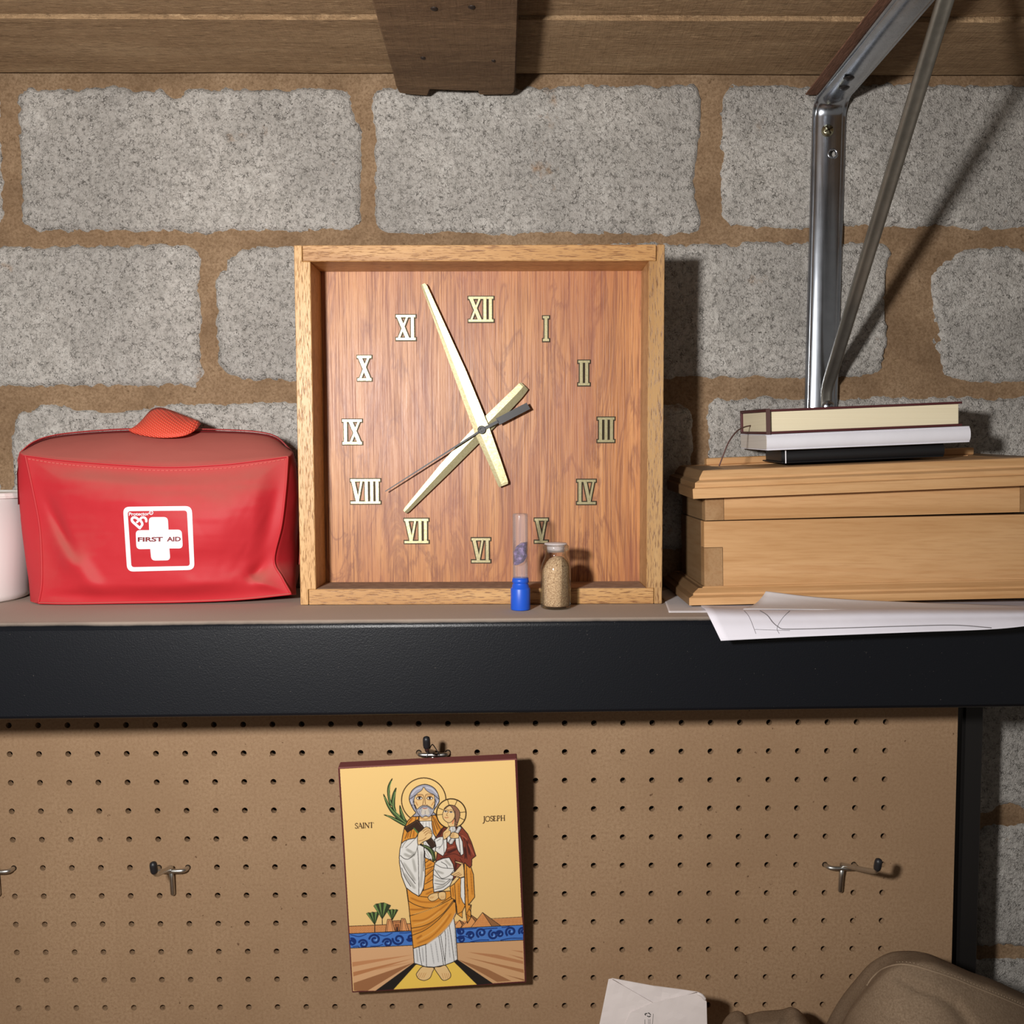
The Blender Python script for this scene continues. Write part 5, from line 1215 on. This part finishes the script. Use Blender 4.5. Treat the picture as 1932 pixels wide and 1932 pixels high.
for y in (1165, 1190, 1212): stroke(A3((1412, y+10), (1465, y-4)), (140, 90, 50), .6)
# child's skirt, feet, saint's other hand
fill(A4((690, 200), (725, 165), (800, 135), (880, 122), (930, 210), (948, 300), (930, 400), (890, 490), (800, 552), (680, 576), (668, 440), (674, 300)), WHT, line=1.1)
for P in ([(700, 210), (790, 255), (930, 268)], [(690, 280), (740, 350), (790, 395), (880, 360), (940, 290)], [(775, 180), (840, 220), (860, 265)], [(680, 350), (770, 400), (900, 405)], [(690, 540), (800, 510), (890, 430), (920, 400)], [(690, 460), (800, 470), (890, 410)]): stroke(A4(*P), (60, 58, 56), .8, True)
for P in ([(720, 300), (800, 330)], [(700, 420), (820, 440)], [(720, 510), (830, 480)], [(830, 160), (900, 230)]): soft(A4(*P), GRY, 4, .13)
fill(A4((604, 640), (645, 600), (735, 585), (742, 645), (700, 680), (655, 692), (618, 675)), SKN, True, .8); fill(A4((742, 640), (745, 580), (826, 575), (832, 655), (800, 676), (768, 672)), SKN, True, .8)
for x in (622, 640, 658): stroke(A4((x, 655), (x+26, 632)), SKD, .6)
for x in (772, 790, 808): stroke(A4((x, 662), (x+6, 622)), SKD, .6)
fill(A4((952, 168), (1010, 182), (1062, 196), (1074, 300), (1076, 372), (1030, 386), (960, 372), (895, 346), (960, 302), (1036, 214), (960, 188)), SKN, line=.9)
for P in ([(935, 350), (1010, 315)], [(960, 365), (1025, 330)], [(985, 375), (1040, 345)], [(1040, 200), (1060, 215)]): stroke(A4(*P), (140, 90, 50), .8, True)
# lettering
def letters(s, x, y, h, slope, col=(52, 32, 22)):
    """roman capitals drawn as thick and thin strokes; x, y is the foot of the first letter"""
    G_ = {'S': (.62, [([(.56, .84), (.44, .98), (.22, .98), (.08, .82), (.16, .62), (.42, .46), (.54, .26), (.44, .04), (.2, .02), (.06, .16)], .13)]),
          'A': (.86, [([(.06, 0), (.42, 1)], .08), ([(.42, 1), (.80, 0)], .17), ([(.2, .36), (.62, .36)], .08), ([(0, .01), (.18, .01)], .06), ([(.64, .01), (.9, .01)], .06)]),
          'I': (.40, [([(.2, 0), (.2, 1)], .18), ([(.06, .01), (.34, .01)], .07), ([(.06, .99), (.34, .99)], .07)]),
          'N': (.96, [([(.14, 0), (.14, 1)], .08), ([(.14, 1), (.84, 0)], .17), ([(.84, 0), (.84, 1)], .08), ([(.02, .01), (.26, .01)], .06), ([(.7, .99), (.94, .99)], .06)]),
          'T': (.86, [([(.42, 0), (.42, 1)], .18), ([(.02, .97), (.82, .97)], .08), ([(.03, .97), (.0, .8)], .07), ([(.82, .97), (.85, .8)], .07), ([(.28, .01), (.56, .01)], .06)]),
          'J': (.44, [([(.26, 1), (.27, .1), (.2, -.2), (.02, -.34)], .17), ([(.1, .99), (.4, .99)], .07)]),
          'O': (.98, [([(.48, .99), (.2, .9), (.06, .5), (.2, .1), (.48, .0), (.76, .1), (.9, .5), (.76, .9), (.48, .99)], .13)]),
          'E': (.70, [([(.14, 0), (.14, 1)], .18), ([(.14, .97), (.56, .97), (.58, .82)], .08), ([(.14, .52), (.46, .52)], .08), ([(.14, .03), (.58, .03), (.62, .2)], .08)]),
          'P': (.74, [([(.16, 0), (.16, 1)], .18), ([(.16, .98), (.46, .98), (.64, .78), (.48, .5), (.2, .48)], .12), ([(.02, .01), (.3, .01)], .06)]),
          'H': (.92, [([(.16, 0), (.16, 1)], .17), ([(.76, 0), (.76, 1)], .17), ([(.16, .5), (.76, .5)], .08), ([(.02, .01), (.3, .01)], .06), ([(.62, .01), (.9, .01)], .06), ([(.02, .99), (.3, .99)], .06), ([(.62, .99), (.9, .99)], .06)])}
    for q in s:
        wd_, st_ = G_[q]
        for P, w in st_: stroke([(x+a*h, y-b*h+a*h*slope) for a, b in P], col, w*h*.82, len(P) > 3 and q in 'SJOP')
        x += wd_*h; y += wd_*h*slope
letters('SAINT', 669.6, 1563.2, 9.6, -.055); letters('JOSEPH', 911.3, 1550.2, 9.5, -.052)
# carry the picture on a fine grid just proud of the board
GU, GV = 540, 680
u_ = np.linspace(.004, .996, GU)[:, None, None]; v_ = np.linspace(.003, .997, GV)[None, :, None]
GP = (1-u_)*(1-v_)*c4[0]+u_*(1-v_)*c4[1]+u_*v_*c4[2]+(1-u_)*v_*c4[3]-nb_*.00025
pt = gridmesh('painting', GP, bpy.data.materials.new('icon_paint'), icn, False)
uvp = project(GP.reshape(-1, 3)); k2 = 2
cs = canvas[:CH//k2*k2, :CW//k2*k2].reshape(CH//k2, k2, CW//k2, k2, 3).mean((1, 3)); s2 = SSc/k2
ix = np.clip((uvp[:, 0]-X0c)*s2-.5, 0, cs.shape[1]-1.01); iy = np.clip((uvp[:, 1]-Y0c)*s2-.5, 0, cs.shape[0]-1.01)
xi, yi = ix.astype(int), iy.astype(int); fx, fy = (ix-xi)[:, None], (iy-yi)[:, None]
cc = (cs[yi, xi]*(1-fx)+cs[yi, xi+1]*fx)*(1-fy)+(cs[yi+1, xi]*(1-fx)+cs[yi+1, xi+1]*fx)*fy
cc = cc/255.; lin = np.where(cc <= .04045, cc/12.92, ((cc+.055)/1.055)**2.4)
at_ = pt.data.color_attributes.new('paint', 'FLOAT_COLOR', 'POINT'); at_.data.foreach_set('color', np.concatenate([lin, np.ones((len(lin), 1))], 1).astype(np.float32).ravel())
n_ = NT('icon_print'); va = n_.n('ShaderNodeVertexColor'); va.layer_name = 'paint'
PAINT = n_.fin(n_.mix(1., va.outputs[0], (.97, .97, .97, 1), 'MULTIPLY'), .42, spec=.45); pt.data.materials.clear(); pt.data.materials.append(PAINT)
tm = (c4[0]*.5+c4[1]*.5)+nb_*.0145
h0 = W(815, 1405, .7735)
mesh('hanging_wire', *tube(catmull([W(805, 1429, .768), W(809.5, 1416, .771), h0, W(820.5, 1410, .774), W(830, 1426, .7685)], 8), .00045, 6), DARKST, icn, True)

# ------------------------------------------------------------------ white envelope and brown cloth at the foot of the pegboard
env = thing('paper_envelope', tuple(W(1225, 1990, .745)*np.array([1, 1, 0])+np.array([0, 0, .9725])), 'crumpled white paper envelope standing in front of the pegboard', 'envelope')
ye = .738
def esheet(name, P, off, mat, parent, bulge=.0, th=.0003):
    P = [np.array(p, float) for p in P]; bm = bmesh.new(); vs = [bm.verts.new((p[0], p[1], 0)) for p in P]; bm.faces.new(vs)
    bmesh.ops.triangulate(bm, faces=bm.faces[:])
    for _ in range(3):
        bmesh.ops.subdivide_edges(bm, edges=[e for e in bm.edges if e.calc_length() > 16], cuts=1); bmesh.ops.triangulate(bm, faces=bm.faces[:])
    v, f = bm_out(bm); v = np.array(v)
    yy = ye-off-bulge*np.exp(-((v[:, 0]-1228)/70)**2)+.0012*fbm(v[:, 0]/26, v[:, 1]/26, int(off*1e5), 3)
    P3 = Wv(v[:, 0], v[:, 1], yy); P3[:, 2] = np.maximum(P3[:, 2], .9728)
    o = mesh(name, P3, f, mat, parent, False); s_ = o.modifiers.new('thick', 'SOLIDIFY'); s_.thickness = th; s_.offset = 0; return o, P3, f
LB = 2024
esheet('back_panel', [(1149, 1847), (1156, 1845.5), (1232, 1859.5), (1290, 1867), (1316, 1871), (1328, 1877), (1333, 1888), (1334, 1932), (1335, LB), (1112, LB), (1131, 1932)], -.004, ENV, env)
esheet('inner_flap', [(1156, 1846), (1232, 1859.8), (1237, 1861.5), (1290, 1867.5), (1314, 1871.5), (1232, 1896)], -.0012, ENV, env)
esheet('side_flap', [(1148, 1847.5), (1153, 1846.5), (1231, 1891.5), (1240, 1900), (1215, 1912), (1205, LB), (1112, LB), (1131, 1932)], .0002, ENV, env, .001)
oe, pe, fe = esheet('front_flap', [(1317, 1872.5), (1328, 1879), (1333, 1890), (1334, 1932), (1335, LB), (1172, LB), (1180, 1930), (1190, 1909.5), (1231, 1892)], .0005, ENV, env, .0012)
mesh('folded_corner', *tube(catmull([W(1315, 1873.5, .7345), W(1324, 1878, .734), W(1331, 1886, .7345)], 6), [.0003]+[.0013]*11+[.0004], 8), ENV, env, True)
BVE = BVHTree.FromPolygons([tuple(p) for p in pe], [list(map(int, q)) for q in fe])
def zE(x, y): return (1190+x/27.6, 1890+y/27.6)
def onE(P, off=.0006): return [on(BVE, *p, off) for p in P]
mb = MB()
for P, w in (([(770, 680), (735, 630), (780, 592), (845, 590)], 38), ([(890, 560), (960, 580), (1010, 640)], 44), ([(1020, 720), (940, 755), (850, 715)], 36)):
    Q = [on(BVE, *zE(*q), .0006) for q in catmull(P, 6)]
    mb.add(*tube(np.array(Q), .00032, 6))
for P in ([(985, 620), (1050, 655), (1010, 672)], [(990, 700), (1030, 735), (985, 745)], [(815, 575), (860, 595), (820, 612)]): mb.add([on(BVE, *zE(*q), .0007) for q in P], [(0, 1, 2)])
mb.build('recycling_mark', BLACKINK, env)
mb = MB()
for yy0 in range(880, 1159, 70):
    for P in ([(700, yy0+60), (740, yy0+30), (720, yy0+100)], [(880, yy0), (960, yy0+50), (900, yy0+90)], [(1000, yy0+10), (1000, yy0+60)]):
        Q = [on(BVE, *zE(*q), .0005) for q in P]
        if all(q is not None for q in Q): mb.add(*tube(np.array(Q), .00014, 4))
Q = [on(BVE, *zE(*q), .0005) for q in ((1160, 610), (1150, 750), (1140, 900), (1130, 1040), (1110, 1150))]
mb.add(*tube(np.array([q for q in Q if q is not None]), .00022, 4))
mb.build('faint_print', GREYINK, env)

clo = thing('brown_cloth', tuple(W(1760, 1990, .70)*np.array([1, 1, 0])+np.array([0, 0, .9725])), 'brown canvas cloth with a stitched hem, heaped by the pegboard post', 'cloth')
TOPC = resample(catmull([(1572, 1962), (1587, 1932), (1601, 1905), (1616, 1883), (1634, 1861), (1665, 1826), (1694.5, 1809), (1724, 1805), (1757, 1807), (1791, 1820), (1840, 1842), (1880, 1856), (1932, 1879), (1990, 1905), (2040, 1950)], 8), 90)
nn = 44; V = []
for i, (px, py) in enumerate(TOPC):
    row = []
    bx_ = 1568+(2040-1568)*i/89
    yr = .752-.035*math.sin(math.pi*i/89)+.0
    for j in range(-8, nn):
        if j < 0:
            t = -j/8; p = W(px, py, yr); row.append(p+np.array([0, .05*math.sin(t*1.57), -.05*(1-math.cos(t*1.57))-.03*t*t]))
        else:
            t = j/(nn-1); qx = px+(bx_-px)*t; qy = py+(2075-py)*t**1.15
            dpt = yr-.012*min(1, t*14)**.7-.055*t**.85
            w_ = 0
            for x0, y0, x1, y1, w, a in ((1697, 1845, 1724, 1862, 7, -.0036), (1724, 1862, 1768, 1877, 8, -.0044), (1768, 1877, 1800, 1895, 9, -.0044), (1800, 1895, 1830, 1935, 12, -.0044), (1590, 1919, 1690, 1934, 10, -.003)):
                dx, dy = x1-x0, y1-y0; L = math.hypot(dx, dy); tt = max(0, min(1, ((qx-x0)*dx+(qy-y0)*dy)/L/L)); d2 = (qx-x0-tt*dx)**2+(qy-y0-tt*dy)**2; c_ = a*math.exp(-d2/w/w); w_ = c_ if abs(c_) > abs(w_) else w_
            row.append(W(qx, qy, dpt-w_*.7))
    V.append(row)
V = np.array(V); V[..., 2] = np.maximum(V[..., 2], .9728)
cl = gridmesh('cloth_body', V, CLOTH, clo)
BVC = BVHTree.FromPolygons([tuple(p) for p in V.reshape(-1, 3)], [(i*V.shape[1]+j, (i+1)*V.shape[1]+j, (i+1)*V.shape[1]+j+1, i*V.shape[1]+j+1) for i in range(89) for j in range(V.shape[1]-1)])
SEAM = [(1636, 1860), (1646, 1845), (1665, 1829), (1692, 1820.5), (1719, 1821.5), (1757, 1832), (1802, 1847), (1835, 1861), (1880, 1879), (1932, 1901), (1980, 1922)]
sq_ = run(SEAM, BVC, .0002)
if len(sq_) > 10:
    mesh('hem_seam', *tube(sq_, .0006, 8), plain('tan_binding', S(142, 121, 98), .9), clo, True)
    st2 = run([(x, y-5) for x, y in SEAM[3:]], BVC, .0002); sg = resample(st2, 150); mb = MB()
    for i in range(0, 148, 3): mb.add(*tube(sg[i:i+2], .0004, 5))
    tag(mb.build('hem_stitching', plain('tan_thread', S(140, 120, 98), .9), clo), kind='stuff')
TOP2 = resample(catmull([(1366, 1965), (1372, 1940), (1385, 1920), (1402, 1915.5), (1412, 1923), (1424, 1921), (1445, 1916), (1482, 1913), (1503, 1908), (1518, 1918), (1530, 1934), (1548, 1965)], 8), 60)
V = []
for i, (px, py) in enumerate(TOP2):
    row = []
    for j in range(-5, 16):
        if j < 0: t = -j/5; p = W(px, py, .745); row.append(p+np.array([0, .035*t, -.03*t*t]))
        else:
            t = j/15; qx = px+(1366+182*i/59-px)*t; qy = py+(2050-py)*t
            cre = -.006*math.exp(-((qx-1408-(qy-1915)*.5)/7)**2)-.007*math.exp(-((qx-1493+(qy-1912)*.6)/7)**2)
            row.append(W(qx, qy, .745-.05*t**.7-.008*min(1, t*8)-cre*min(1, t*10)))
    V.append(row)
V = np.array(V); V[..., 2] = np.maximum(V[..., 2], .9728)
gridmesh('crumpled_fold', V, CLOTH, clo)
